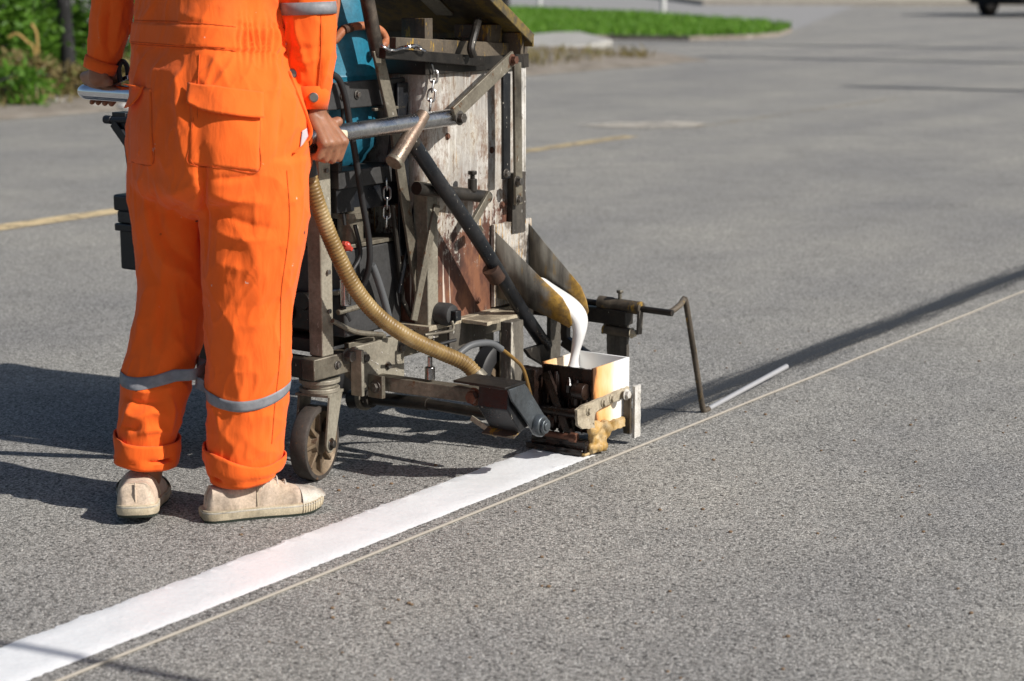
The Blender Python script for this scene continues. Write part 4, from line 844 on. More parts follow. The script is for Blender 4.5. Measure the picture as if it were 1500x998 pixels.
# --- pointer guide in front of the box
gs = 4.085
b = B(); b.tube([Qs(800, 434, gs), Qs(985, 459, gs)], .0085, 12); gb = part(b, "guide_crossbar", DARK, bevel=0)
b = B(); b.tube([Qs(878, 443, gs), Qs(897, 446, gs), Qs(899, 446, gs), Qs(940, 452, gs)], [.0185, .0185, .0165, .0175], 18); gc = part(b, "guide_collar", SPLATY, gb)
b = B(); b.tube([Qs(908, 440, gs), Qs(908, 429, gs)], .005, 8); b.tube([Qs(908, 429, gs), Qs(908, 425, gs)], .010, 6); part(b, "thumb_screw", STEEL, gc)
b = B(); b.tube(spline([Qs(975, 458, gs), Qs(984, 456, gs + .01), Qs(996, 447, gs + .05), Qt(1001, 440, -.005), Qt(1005, 445, -.002), Qt(1017, 520, 0)], 6) + [Qt(1029, 598, 0)], .0078, 12); b.tube(spline([Qt(1029, 594, 0), Qt(1031, 602, 0), Qt(1038, 599, 0)], 4), .0078, 12); gr = part(b, "guide_rod", SPLATY, bevel=0)
b = B(); b.tube([Qt(1034, 601, 0), Qt(1090, 570.5, 0), Qt(1152, 537, 0)], [.0065, .0070, .0075], 12); part(b, "pointer", plain('bare_pale_rod', (.42, .42, .43), .35, .2), gr, 0)
b = B(); b.bar(Qs(905, 468, gs), Qs(905, 555, gs), V, .060, .012); gp = cake(part(b, "guide_post", SPLAT, gb), .004)
b = B(); b.tube([Qs(884, 482, gs - .01), Qs(924, 488, gs - .01)], .012, 14); part(b, "hinge_barrel", SPLATY, gp); bolt(Qs(925, 488, gs - .01), V, .010, .010, gp, CREAMST)
b = B(); b.bar(Qs(885, 488, gs - .005), Qs(892, 462, gs - .005), U, .02, .006); b.bar(Qs(938, 455, gs - .005), Qs(936, 490, gs - .005), U, .02, .006); cake(part(b, "hinge_ear", SPLAT, gp), 0.004)
b = B(); b.boxm(gs - .02, gs + .02, -.42, -.10, .262, .30); b.boxm(4.0, gs + .02, -.4195, -.3805, .2625, .2995); part(b, "guide_arm", DARK, gb)
b = B(); b.bar(Qs(905, 555, gs), M(gs, -.30, .20), UP, .03, .02); b.bar(M(gs, -.30, .20), M(gs, -.30, .265), V, .03, .02); part(b, "guide_stay", DARK, gb)

# ================================================================== GAS CYLINDER in the tray
GASB = grimy("chipped_blue_enamel", (0.018, 0.19, 0.29), (0.022, 0.16, 0.25), (0.32, 0.25, 0.20), amt=.55, rough=.42, scale=7, rustamt=.68)
gc0 = M(3.375, -.545, .7165); gas = empty("gas_cylinder", tuple(gc0), 0, "chipped blue gas cylinder standing in the tray of the marking machine", "gas cylinder")
prof = [(0, .10), (.0, .115), (.012, .125), (.02, .128), (.04, .146), (.075, .152), (.20, .152), (.206, .154), (.212, .152), (.33, .152), (.38, .146), (.42, .128), (.45, .095), (.465, .05), (.47, .0)]
b = B(); n = 48; vs = []
for z, r in prof:
    for j in range(n): th = 2 * math.pi * j / n; vs.append(gc0 + UP * z + np.array([math.cos(th), math.sin(th), 0]) * max(r, .001))
b.loft_raw(vs, len(prof), n); b.build("vessel", GASB, gas)
b = B(); vs = []
for z, r in ((.425, .098), (.425, .101), (.55, .101), (.55, .098)):
    for j in range(n): th = 2 * math.pi * j / n; vs.append(gc0 + UP * z + np.array([math.cos(th), math.sin(th), 0]) * r)
b.loft_raw(vs, 4, n, False); b.build("collar", GASB, gas)
b = B(); b.tube([gc0 + UP * .465, gc0 + UP * .51], .016, 14); b.tube([gc0 + UP * .49, gc0 + UP * .49 + V * .05], .010, 12); b.build("valve", BOLT, gas)
b = B(); b.tube(spline([gc0 + UP * .49 + V * .05, gc0 + UP * .44 + V * .14 - U * .06, Qt(486, 56, -.40), Qt(507, 42, -.385), Qt(535, 38, -.375), Qt(556, 44, -.37), Qt(565, 58, -.365), Qt(560, 68, -.36), Qt(548, 76, -.38)], 8), .0095, 12); b.build("gas_hose", ORANGEH, gas)
b = B(); b.tube([Qt(503, 44, -.385), Qt(514, 40.5, -.383)], .0108, 12); b.build("hose_clip", RUST, gas)

# ================================================================== THE WORKER
man = empty("person", tuple(gz(270, 762)), 0, "worker in orange coveralls and cream canvas shoes pushing the marking machine", "person")
def oring(X, Y, z, W, ratio, phi, n=44, e=2.3, tilt=None):
    """horizontal superellipse ring whose half width seen along Y is W"""
    c_, s_ = math.cos(phi), math.sin(phi); q = np.linspace(0, 2 * math.pi, n, endpoint=False)
    ex = np.sign(np.cos(q)) * np.abs(np.cos(q)) ** (2 / e); ey = ratio * np.sign(np.sin(q)) * np.abs(np.sin(q)) ** (2 / e)
    x = ex * c_ - ey * s_; y = ex * s_ + ey * c_; k = W / np.max(np.abs(x)); out = []
    for a, d in zip(x * k, y * k): out.append(np.array([X + a, Y + d, z + (tilt[0] * a + tilt[1] * d if tilt else 0)]))
    return out
def pring(l, r, y, Y, ratio, phi, e=2.3, tilt=None):
    p = at((l + r) / 2, y, Y); return oring(p[0], Y, p[2], (r - l) / 2 * Y / FPX / math.cos(TH), ratio, phi, e=e, tilt=tilt)
def loft(rings):
    b = B(); n = len(rings[0]); b.loft_raw([p for r in rings for p in r], len(rings), n); return b
def interp_rings(keys, n):
    K = [np.array(r) for r in keys]; P = spline([k.ravel() for k in K], n); return [p.reshape(-1, 3) for p in P]
PH = -AZ
def remesh(b, vox, smooth_it, name):
    me = bpy.data.meshes.new(name); me.from_pydata(b.v, [], b.f); o = bpy.data.objects.new(name, me); COL.objects.link(o)
    m = o.modifiers.new("r", 'REMESH'); m.mode = 'VOXEL'; m.voxel_size = vox
    m = o.modifiers.new("s", 'SMOOTH'); m.iterations = smooth_it; m.factor = .5
    dg = bpy.context.evaluated_depsgraph_get(); ev = o.evaluated_get(dg); me2 = bpy.data.meshes.new_from_object(ev)
    n = len(me2.vertices); co = np.empty(n * 3); me2.vertices.foreach_get("co", co); co = co.reshape(-1, 3)
    no = np.empty(n * 3); me2.vertices.foreach_get("normal", no); no = no.reshape(-1, 3); fs = [tuple(p.vertices) for p in me2.polygons]
    bpy.data.objects.remove(o); bpy.data.meshes.remove(me); bpy.data.meshes.remove(me2); return co, no, fs
ck, _, cf = remesh(CAKE_, .0028, 8, "cake_tmp"); b = B(); b.v = [tuple(p + .0012 * np.array(mnoise.noise_vector(Vector(p) * 90))) for p in ck]; b.f = cf; b.build("caked_block", YELLOWCAKE, sb, angle=180)
# ---- coveralls: trunk, legs and sleeves grown together
PT = -AZ - .20
torso = [pring(262, 372, 322, 4.03, .50, PT), pring(226, 412, 304, 4.02, .68, PT), pring(194, 447, 278, 4.01, .84, PT, 2.5), pring(187, 455, 240, 4.005, .84, PT, 2.5), pring(185, 453, 195, 4.005, .82, PT), pring(187, 447, 150, 4.015, .78, PT),
         pring(190, 427, 105, 4.025, .76, PT), pring(192, 416, 70, 4.035, .74, PT, 3.0), pring(195, 411, 35, 4.045, .72, PT, 3.0), pring(198, 409, 0, 4.055, .70, PT, 3.0)]
c0 = at(304, 0, 4.055)
for dz, sx, sy, W, ra in ((.08, .010, .012, .165, .66), (.16, .022, .03, .178, .64), (.23, .033, .048, .186, .62), (.29, .042, .06, .180, .58), (.335, .05, .07, .135, .60), (.37, .055, .078, .075, .8), (.395, .058, .082, .062, .95)):
    torso.append(oring(c0[0] + sx, c0[1] + sy, c0[2] + dz, W, ra, PT, e=2.9))
legL = [pring(188, 330, 230, 4.055, .95, 0, 2.05), pring(189, 330, 300, 4.055, .95, 0, 2.05), pring(194, 322, 350, 4.055, .95, 0, 2.05), pring(199, 312, 400, 4.052, 1.0, 0, 2.05), pring(199, 303, 450, 4.045, 1.0, 0, 2.05), pring(190, 299, 500, 4.032, .95, 0, 2.05),
        pring(181, 288, 530, 4.025, .95, 0, 2.05), pring(178, 281, 560, 4.01, .95, 0, 2.05), pring(173, 273, 600, 4.0, .98, 0, 2.05), pring(171, 260, 640, 3.99, 1.0, 0, 2.05), pring(171, 257, 668, 3.985, 1.0, 0, 2.05)]
legR = [pring(285, 452, 230, 3.95, .95, 0, 2.05), pring(291, 453, 300, 3.94, .95, 0, 2.05), pring(294, 450, 350, 3.935, .95, 0, 2.05), pring(297, 440, 400, 3.93, .95, 0, 2.05), pring(299, 431, 450, 3.93, .95, 0, 2.05), pring(301, 427, 500, 3.93, .92, 0, 2.05),
        pring(303, 424, 550, 3.935, .92, 0, 2.05), pring(304, 419, 600, 3.94, .95, 0, 2.05), pring(303, 414, 650, 3.94, .95, 0, 2.05), pring(305, 410, 690, 3.935, .95, 0, 2.05)]
shR = np.array([c0[0] + .042, c0[1] + .06, c0[2] + .275]) + V * .165; shL = np.array([c0[0] + .042, c0[1] + .06, c0[2] + .275]) - V * .165
def arm_rings(pts, rads, n=44):
    b = B(); pts = [np.asarray(p, float) for p in pts]; cl = spline(pts, 6); R = np.interp(np.linspace(0, 1, len(cl)), np.linspace(0, 1, len(pts)), rads); b.tube(cl, list(R), 28); return b
wrR, wrL = at(456, 158, 4.0), at(147, 104, 4.235)
armR = arm_rings([shR - V * .03, shR + V * .035 + UP * -.06, at(452, -60, 4.035), at(451, 0, 4.025), at(453, 50, 4.02), at(455, 95, 4.012), at(459, 130, 4.005), at(460, 150, 4.0)], [.075, .077, .062, .0565, .0545, .049, .037, .025])
armL = arm_rings([shL + V * .03, shL - V * .03 + UP * -.05, at(172, -60, 4.235), at(165, 0, 4.235), at(160, 40, 4.235), at(152, 75, 4.235), at(147, 96, 4.235)], [.075, .074, .058, .048, .047, .041, .034])
full = B()
for keys, k in ((torso, 4), (legL, 4), (legR, 4)): 
    r = interp_rings(keys, k); q = loft(r); full.add(q.v, q.f)
full.add(armR.v, armR.f); full.add(armL.v, armL.f)
# seat: right and left buttock volumes
for x, y, Y, r in ((350, 205, 3.948, (.100, .098, .115)), (240, 205, 4.06, (.085, .085, .11))): full.ball(at(x, y, Y), r, 20, 14)
co, no, fs = remesh(full, .0042, 12, "coverall_tmp")
# folds: ridges given by where they run on the cloth
def px_of(P):
    d = P - CAM; Z = d[:, 1] * math.cos(TH) - d[:, 2] * math.sin(TH); Yc = d[:, 1] * math.sin(TH) + d[:, 2] * math.cos(TH); return np.stack([750 + FPX * d[:, 0] / Z, 499 - FPX * Yc / Z], 1)
pp = px_of(co); facing = np.clip(-(no[:, 1]) * 1.6 + .35, 0, 1); disp = np.zeros(len(co))
def ridge(path, wpx, amp):
    global disp
    path = np.array(spline([np.array(q, float) for q in path], 8)); d = np.full(len(pp), 1e9); tpar = np.zeros(len(pp)); L = len(path) - 1
    for i in range(L):
        a, c = path[i], path[i + 1]; ab = c - a; t = np.clip(((pp - a) @ ab) / (ab @ ab + 1e-9), 0, 1); dd = np.linalg.norm(pp - (a + t[:, None] * ab), axis=1); m = dd < d; d[m] = dd[m]; tpar[m] = (i + t[m]) / L
    fade = np.sin(np.clip(tpar, .02, .98) * math.pi) ** .6; disp += amp * np.exp(-(d / (wpx * .85)) ** 1.35) * fade * facing
# trunk and seat
ridge([(293, 150), (292, 210), (300, 260), (296, 305)], 7, -.011)            # seat seam valley
ridge([(292, 235), (296, 280), (297, 330), (298, 400)], 6, -.018)
for q, w_, a in (([(232, 100), (228, 140), (240, 190)], 9, .005), ([(262, 95), (258, 150), (275, 200)], 8, .005), ([(320, 75), (310, 100), (300, 130)], 6, .006), ([(345, 80), (330, 105), (312, 128)], 6, .006), ([(372, 85), (362, 110), (345, 128)], 6, .005),
    ([(402, 90), (405, 120), (398, 150)], 6, .006), ([(425, 110), (430, 160), (424, 215)], 7, .007), ([(412, 120), (413, 170), (405, 230)], 6, -.006), ([(440, 150), (446, 190), (438, 240)], 6, .006),
    ([(290, 265), (265, 280), (235, 285)], 8, .006), ([(288, 285), (262, 305), (225, 318)], 8, -.006), ([(300, 262), (335, 262), (380, 256)], 7, -.006), ([(302, 280), (340, 292), (395, 300)], 9, .007), ([(305, 300), (350, 325), (410, 338)], 9, -.006), ([(300, 330), (345, 350), (400, 352)], 9, .006),
    # left leg
    ([(225, 265), (228, 310), (248, 360), (282, 385)], 8, -.008), ([(215, 300), (222, 345), (245, 388), (285, 402)], 9, .008), ([(205, 330), (215, 390), (240, 420)], 9, -.006), ([(255, 410), (262, 450), (270, 500)], 8, .007), ([(235, 420), (238, 470), (232, 520)], 8, -.007), ([(212, 430), (205, 480), (192, 520)], 8, .007),
    ([(180, 552), (200, 572), (232, 574)], 6, .009), ([(232, 574), (248, 566), (270, 548)], 6, .007), ([(180, 580), (205, 592), (240, 588)], 6, -.010), ([(182, 600), (200, 612), (225, 604), (250, 612)], 7, .009), ([(178, 622), (196, 630), (205, 620)], 5, -.009), ([(200, 636), (225, 630), (255, 634)], 6, .008), ([(248, 575), (252, 605), (250, 640)], 6, .010), ([(196, 575), (186, 610), (174, 632)], 5, .006),
    # right leg
    ([(330, 300), (325, 380), (330, 470)], 9, 0.0018), ([(350, 310), (352, 400), (360, 470)], 9, -0.0018), ([(375, 330), (380, 420), (378, 500)], 10, 0.0018), ([(405, 320), (410, 400), (402, 480)], 9, -0.0018), ([(425, 300), (428, 370), (418, 440)], 8, 0.0021),
    ([(352, 500), (356, 560), (352, 640)], 7, 0.0021), ([(368, 510), (372, 580), (362, 650)], 7, -0.0024), ([(385, 560), (384, 610), (378, 660)], 6, 0.0018), ([(322, 500), (322, 560), (328, 620)], 8, -0.0018), ([(312, 600), (330, 640), (360, 664)], 7, 0.0021), ([(400, 610), (392, 640), (372, 668)], 6, 0.0024), ([(335, 472), (365, 480), (405, 470)], 9, 0.0018), ([(330, 445), (365, 452), (412, 440)], 9, -0.0015),
    # sleeves
    ([(150, 0), (146, 40), (150, 80)], 5, .007), ([(162, 5), (158, 50), (160, 85)], 5, -.007), ([(178, 10), (172, 50), (166, 80)], 5, .006), ([(186, 40), (176, 62), (168, 88)], 4, .006), ([(428, 20), (440, 70), (452, 110)], 6, .007), ([(470, 30), (466, 80), (462, 130)], 5, -.006), ([(484, 60), (476, 100), (468, 140)], 5, .006), ([(430, 85), (445, 92), (470, 84)], 5, .006), ([(420, 60), (440, 72), (478, 66)], 6, -.005)):
    ridge(q, w_, a)
# waist: a raised belt with gathers at its right end
z = co[:, 2]
uu = (co @ V); ang_ok = (pp[:, 0] > 185) & (pp[:, 0] < 440)
tor = (np.abs(uu - (c0 @ V)) < .30) & (z < 1.3)
yl = 32 + (pp[:, 0] - 190) * .045; yh = 64 + (pp[:, 0] - 190) * .065
belt = np.clip((pp[:, 1] - yl) / 2.2, 0, 1) * np.clip((yh - pp[:, 1]) / 2.2, 0, 1) * ang_ok
disp += .0045 * belt * ((pp[:, 0] > 190) & (pp[:, 0] < 417))
gath = np.clip((pp[:, 0] - 338) / 18, 0, 1) * np.clip((428 - pp[:, 0]) / 8, 0, 1) * np.exp(-((pp[:, 1] - (yl + yh) / 2) / 26) ** 2)
wob = np.array([mnoise.noise((a * .05, b_ * .03, 0)) for a, b_ in pp])
disp += .0065 * gath * np.sin(pp[:, 0] * .72 + 3.5 * wob) * facing
# broad and fine unevenness of loose cloth all round
amp = np.array([.0040 * mnoise.noise(Vector((p[0] * 7, p[1] * 7, p[2] * 4.2))) + .0050 * ((1 - abs(mnoise.noise(Vector((p[0] * 11 + p[2] * 5, p[1] * 11, p[2] * 6.5))))) ** 4 - .5) + .0030 * ((1 - abs(mnoise.noise(Vector((p[0] * 24 - p[2] * 9, p[1] * 24, p[2] * 13))))) ** 5 - .4) + .0012 * mnoise.noise(Vector((p[0] * 40, p[1] * 40, p[2] * 22))) for p in co])
bandm = ((pp[:, 0] < 301) & (pp[:, 1] > 530) & (pp[:, 1] < 566)) | ((pp[:, 0] >= 301) & (pp[:, 1] > 546) & (pp[:, 1] < 598)); disp = np.where(bandm, disp * .4, disp)
disp += amp * np.where(belt > .3, .35, 1.0)
co2 = co + no * disp[:, None]
b = B(); b.v = [tuple(p) for p in co2]; b.f = fs; cov = b.build("coverall", CLOTH, man, smooth=True, angle=180)
bvh = BVHTree.FromPolygons([Vector(p) for p in co2], fs)
def hit_px(x, y):
    r = Vector(ray(x, y)).normalized(); l, n_, i, d = bvh.ray_cast(Vector(CAM), r); return (np.array(l), np.array(n_)) if l is not None else (None, None)
def patch(name, grid, off, mat, th=.0016, parent=None, flare=None, bv=0):
    """cloth piece lying on the coverall: grid[i][j] = photo positions on the cloth"""
    vs = []; ni, nj = len(grid), len(grid[0]); last = None
    for i in range(ni):
        for j in range(nj):
            l, n_ = hit_px(*grid[i][j])
            if l is None: l, n_ = (last if last is not None else (at(*grid[i][j], 3.95), np.array([0, -1., 0])))
            last = (l, n_); vs.append(l + n_ * (off + (flare(i / (ni - 1), j / (nj - 1)) if flare else 0)))
    V_ = np.array(vs).reshape(ni, nj, 3)
    for _ in range(2): 
        W_ = V_.copy(); W_[1:-1] = .5 * V_[1:-1] + .25 * (V_[:-2] + V_[2:]); W_[:, 1:-1] = .5 * W_[:, 1:-1] + .25 * (W_[:, :-2] + W_[:, 2:]); V_ = W_
    b = B(); b.add(list(V_.reshape(-1, 3)), [(i * nj + j, i * nj + j + 1, (i + 1) * nj + j + 1, (i + 1) * nj + j) for i in range(ni - 1) for j in range(nj - 1)])
    o = b.build(name, mat, parent or cov, angle=180); m = o.modifiers.new("thick", 'SOLIDIFY'); m.thickness = th; m.offset = 1; return o
def quadgrid(a, b_, c, d, ni, nj, bot=None):
    a, b_, c, d = [np.array(q, float) for q in (a, b_, c, d)]; out = []
    for i in range(ni):
        f = i / (ni - 1); row = []
        for j in range(nj):
            g = j / (nj - 1); p = (a * (1 - g) + b_ * g) * (1 - f) + (d * (1 - g) + c * g) * f
            if bot: p = p + np.array([0, bot(g) * f])
            row.append(tuple(p))
        out.append(row)
    return out
patch("back_pocket", quadgrid((280, 130), (382, 142), (378, 251), (277, 241), 22, 22), .0008, CLOTH, .0009)
patch("pocket_flap", quadgrid((277, 122), (384, 137), (383, 168), (277, 152), 12, 24, lambda g: 9 * math.sin(min(1, g * 2.6) * math.pi / 2) - 5 * max(0, g - .8) * 3), .0045, CLOTH, .0022, flare=lambda f, g: .009 * f ** 1.6 * (1 - .3 * g))
patch("back_pocket", quadgrid((190, 128), (222, 130), (224, 242), (189, 238), 18, 10), .0008, CLOTH, .0009)
patch("pocket_flap", quadgrid((181, 124), (214, 127), (203, 158), (180, 166), 10, 10), .0045, CLOTH, .0022, flare=lambda f, g: .012 * f ** 1.6)
# seams
def seam(path, r=.0011):
    q = []
    for p in spline([np.array(a, float) for a in path], 14):
        l, n_ = hit_px(*p)
        if l is not None and (not q or np.linalg.norm(l - q[-1]) < .06): q.append(l + n_ * .0006)
    if len(q) > 3: b = B(); b.tube(q, r, 5); b.build("seam", STITCH, cov)
seam([(197, 30), (260, 32), (330, 38), (345, 40)]); seam([(193, 64), (250, 68), (330, 73), (345, 75)]); seam([(193, 61.5), (250, 65.5), (330, 70)], .0008); seam([(292, 80), (290, 130), (290, 190), (297, 240)])
seam([(282, 168), (279, 210), (277, 240), (330, 247), (378, 251), (380, 210), (381, 178)]); seam([(284, 170), (281, 238), (330, 244.5), (375, 248)], .0007)
seam([(222, 135), (223, 190), (224, 240), (190, 237)]); seam([(420, 250), (424, 330), (412, 430), (410, 520), (402, 600), (398, 650)]); seam([(470, 20), (470, 80), (466, 130)]); seam([(278, 126), (330, 132), (383, 140)], .0007)
# open side pocket
pk = quadgrid((428, 100), (432, 104), (459, 196), (436, 222), 14, 6)
patch("side_pocket_lining", quadgrid((441, 192), (447, 188), (449, 200), (438, 220), 8, 6), .003, LINING, .001)
def lip():
    q = []
    for p in spline([np.array(a, float) for a in ((424, 104), (438, 140), (452, 175), (457, 196), (446, 212), (432, 224))], 8):
        l, n_ = hit_px(min(p[0], 450), p[1]); 
        if l is not None: 
            e = at(p[0], p[1], l[1] - .012); q.append(e)
    b = B(); n = len(q); inner = [np.array(p) + np.array([-.020, .020, -.004]) for p in q]; b.add(q + inner, [(i, i + 1, n + i + 1, n + i) for i in range(n - 1)]); o = b.build("side_pocket_edge", CLOTH, cov); m = o.modifiers.new("thick", 'SOLIDIFY'); m.thickness = .002
lip()
# reflective bands and turned-up cuffs: rings found on the cloth
def band(name, cpx, Y, y0f, y1f, mat, off, rows=5, n=84, th=.0012, prof=None, parent=None, rmax=.125):
    vs = []
    for i in range(rows):
        f = i / (rows - 1)
        for j in range(n):
            a = 2 * math.pi * j / n; d = np.array([math.cos(a), math.sin(a), 0.0])
            xp = d[0]; y = y0f(xp, d[1]) * (1 - f) + y1f(xp, d[1]) * f; c = at(cpx, y, Y)
            st = Vector(c + d * .30); l, n_, k, dist = bvh.ray_cast(st, Vector(-d), .30)
            if l is None: p = c + d * .07
            else: p = np.array(l)
            rr2 = np.linalg.norm((p - c)[:2]); vs.append((c, d, rr2, off + (prof(f, a) if prof else 0)))
    md_ = np.median([q[2] for q in vs]); A3 = np.array([c + d * (min(r_, rmax, md_ * 1.3) + o_) for c, d, r_, o_ in vs]).reshape(rows, n, 3)
    for _ in range(2): A3 = .5 * A3 + .25 * (np.roll(A3, 1, 1) + np.roll(A3, -1, 1))
    b = B(); b.loft_raw(list(A3.reshape(-1, 3)), rows, n, False); o = b.build(name, mat, parent or cov, angle=60); m = o.modifiers.new("thick", 'SOLIDIFY'); m.thickness = th; m.offset = 1; return o
band("reflective_band", 230, 4.005, lambda x, d: 538 - 8 * x + 8 * (-d - .5) , lambda x, d: 554.5 - 8 * x + 8 * (-d - .5), REFL, .0022, th=.0005)
band("reflective_band", 364, 3.947, lambda x, d: 558 - 2 * x + 24 * max(0, -d) - 8, lambda x, d: 573.5 - 2 * x + 24 * max(0, -d) - 8, REFL, .0022, th=.0005)
cuffp = lambda f, a: .002 + .0018 * math.sin(math.pi * f) + .0045 * mnoise.noise((math.cos(a) * 2.2, math.sin(a) * 2.2, f * 1.5))
band("trouser_cuff", 214, 3.987, lambda x, d: 638 + 5 * x + 4 * (-d), lambda x, d: 674 + 5 * x + 4 * (-d), CLOTH, .002, 9, 84, .003, lambda f, a: cuffp(f, a) + .002 * (1 - f), rmax=.0665)
band("trouser_cuff", 358, 3.938, lambda x, d: 658 + 8 * max(0, -d) + 9 * math.sin(x * 2.2) , lambda x, d: 692 + 11 * max(0, -d) - 3 * x, CLOTH, .002, 9, 84, .003, lambda f, a: cuffp(f, a) + .002 * (1 - f), rmax=.083)
# sleeve cuff rings, band and snap
def ringtube(name, a, c, ra, rb, mat, th=.002, parent=None, n=40):
    b = B(); a = np.asarray(a, float); c = np.asarray(c, float); b.tube([a, a * .5 + c * .5, c], [ra, (ra + rb) / 2 + .001, rb], n, False); o = b.build(name, mat, parent or cov); m = o.modifiers.new("t", 'SOLIDIFY'); m.thickness = th; m.offset = 1; return o
ringtube("sleeve_cuff", at(457, 128, 4.006), at(458, 161, 4.0), .0375, .0285, CLOTH, .003)
ringtube("sleeve_cuff", at(150, 88, 4.235), at(145, 104, 4.235), .036, .033, CLOTH, .003)
ringtube("reflective_band", at(451, 3, 4.022), at(452, 21, 4.022), .0585, .0585, REFL, .0012)
SNAP = plain("dull_metal_snap", (.22, .21, .19), .35, .8)
for x, y, Y in ((459, 143, 3.967), (428, 108, 3.975)):
    c = at(x, y, Y); n_ = np.array([.25, -.95, .1]); b = B(); b.tube([c, c + n_ * .003, c + n_ * .005], [.0105, .0105, .008], 20); b.build("snap_button", SNAP, cov)

# ---- body: hands, forearms, ankles, neck and head in one mesh
bd = B()
def fist(tc, ax, out, upv, wrist, elbow, sgn, thumb=None):
    """hand closed on a tube: tc = tube centre under the hand, ax = along the tube (towards the index finger), out = side of the knuckles"""
    h = B(); kn = []
    for i, (w_, L) in enumerate(((.032, 1.0), (.0105, 1.06), (-.011, 1.0), (-.031, .86))):
        c = tc + ax * w_; r = .0098 - .0006 * i
        m = c + (out * .033 + upv * -.012) * (1 if i < 3 else .95) + ax * .002; p = c + (out * .019 * L + upv * -.047 * L); d = c + (out * -.016 + upv * -.041); tp = c + (out * -.031 + upv * -.014)
        h.cap(m, p, r * 1.12, r * 1.05); h.cap(p, d, r * 1.06, r * .95); h.cap(d, tp, r * .95, r * .8); kn.append(m)
        h.cap(wrist + ax * w_ * .55 + (out * .004), m, .0135, .0118); h.cap(wrist * .5 + m * .5 - out * .010, m - out * .008, .013, .010)
    h.cap(wrist, (kn[0] + kn[3]) / 2 - out * .012, .020, .022); h.cap(kn[0] - out * .004, kn[3] - out * .004, .0105, .0095)
    tb_ = wrist * .6 + kn[0] * .4 + ax * .012 - out * .012; tk = tc + ax * .048 + out * .006 + upv * .028; tt_ = tc + ax * .060 - out * .022 + upv * .016
    if thumb: tk, tt_ = tc + ax * .030 + out * .030 + upv * .012, tc + ax * .066 + out * .027 + upv * .006
    h.cap(tb_, tk, .0135, .0115); h.cap(tk, tt_, .0112, .0092)
    h.cap(wrist, elbow, .0235, .028); h.cap(wrist + ax * .006, wrist * .75 + elbow * .25, .021, .023)
    return h
HT = HB0 - U * .034                                     # tube point under the right hand
hR = fist(HT, U, V, UP, at(463, 172, 4.0), at(455, 60, 4.015), 1)
LT = LH0 + V * .036
hL = fist(LT, V, UP * .96 - U * .28, -U * .96 - UP * .28, at(144, 113, 4.225), at(158, 20, 4.235), -1, True)
hc = np.array([c0[0] + .085, c0[1] + .125, c0[2] + .518]); FW = U; RT = V
def hp(r, f, u_): return hc + RT * r + FW * f + UP * u_
hd = B(); hd.ball(hp(0, -.01, .02), (.078, .095, .105), 24, 16, np.stack([RT, FW, UP], 1)); hd.ball(hp(0, .03, -.045), (.060, .065, .075), 20, 14, np.stack([RT, FW, UP], 1))
hd.cap(hp(0, -.035, -.04), np.array([c0[0] + .055, c0[1] + .08, c0[2] + .37]), .056, .062, 20); hd.cap(hp(0, .096, .005), hp(0, .112, -.028), .010, .014); hd.ball(hp(0, .086, -.085), (.03, .016, .018), 12, 8, np.stack([RT, FW, UP], 1))
hd.ball(hp(0, .086, -.055), (.026, .014, .012), 12, 8, np.stack([RT, FW, UP], 1)); hd.cap(hp(-.04, .078, .03), hp(.04, .078, .03), .012, .012)
for sg in (-1, 1): hd.ball(hp(sg * .079, -.012, -.008), (.012, .020, .032), 12, 8, np.stack([RT, FW, UP], 1))
hd.cap(np.array([c0[0] + .05, c0[1] + .075, c0[2] + .33]), c0 + UP * .02, .09, .11, 20)
for an, kn_ in ((at(214, 690, 3.985), at(230, 560, 4.0)), (at(352, 712, 3.94), at(364, 600, 3.946))):
    hd.cap(np.array([an[0], an[1], .07]), kn_, .034, .040, 18)
ch = np.array([c0[0] + .042, c0[1] + .06, c0[2] + .25]); pel = at(318, 190, 4.02)
hd.cap(c0 + UP * .02, pel, .10, .10, 20)
for sh, el in ((shR, at(455, 60, 4.015)), (shL, at(158, 20, 4.235))):
    e2 = at(452, -10, 4.03) if sh is shR else at(165, 0, 4.236); hd.cap(ch, sh, .05, .048); hd.cap(sh, e2, .042, .034); hd.cap(e2, el, .034, .029)
for hip, kn_ in ((at(258, 260, 4.055), at(230, 560, 4.0)), (at(368, 260, 3.96), at(364, 600, 3.946))): hd.cap(pel, hip, .07, .055); mid_ = (hip + kn_) / 2 + np.array([0, .015, 0]); hd.cap(hip, mid_, .050, .042); hd.cap(mid_, kn_, .042, .038)
for h in (hR, hL): hd.add(h.v, h.f)
hc_, _, hf = remesh(hd, .0031, 2, "body_tmp"); bd.add(list(hc_), hf)
body = bd.build("body", SKIN, man, angle=180)
EYE = plain("eye_white", (.7, .68, .65), .2); IRIS = plain("dark_iris", (.02, .012, .008), .15)
for sg in (-1, 1):
    b = B(); b.ball(hp(sg * .031, .069, .008), .0125, 14, 10); e = b.build("eye", EYE, body); b = B(); b.ball(hp(sg * .031, .0768, .008), .0062, 10, 8); b.build("iris", IRIS, e)
b = B(); b.ball(hp(0, -.022, .035), (.086, .100, .103), 28, 18, np.stack([RT, FW, UP], 1))
b.v = [tuple(np.array(v_) + .005 * np.array(mnoise.noise_vector(Vector(v_) * 40))) for v_ in b.v if True]
b.build("hair", HAIR, man)
b = B(); nk = np.array([c0[0] + .055, c0[1] + .078, c0[2] + .37]); b.tube([nk, nk + UP * .025, nk + UP * .05 + U * .005], [.078, .073, .076], 30, False); o = b.build("collar", CLOTH, cov); m = o.modifiers.new("t", 'SOLIDIFY'); m.thickness = .003

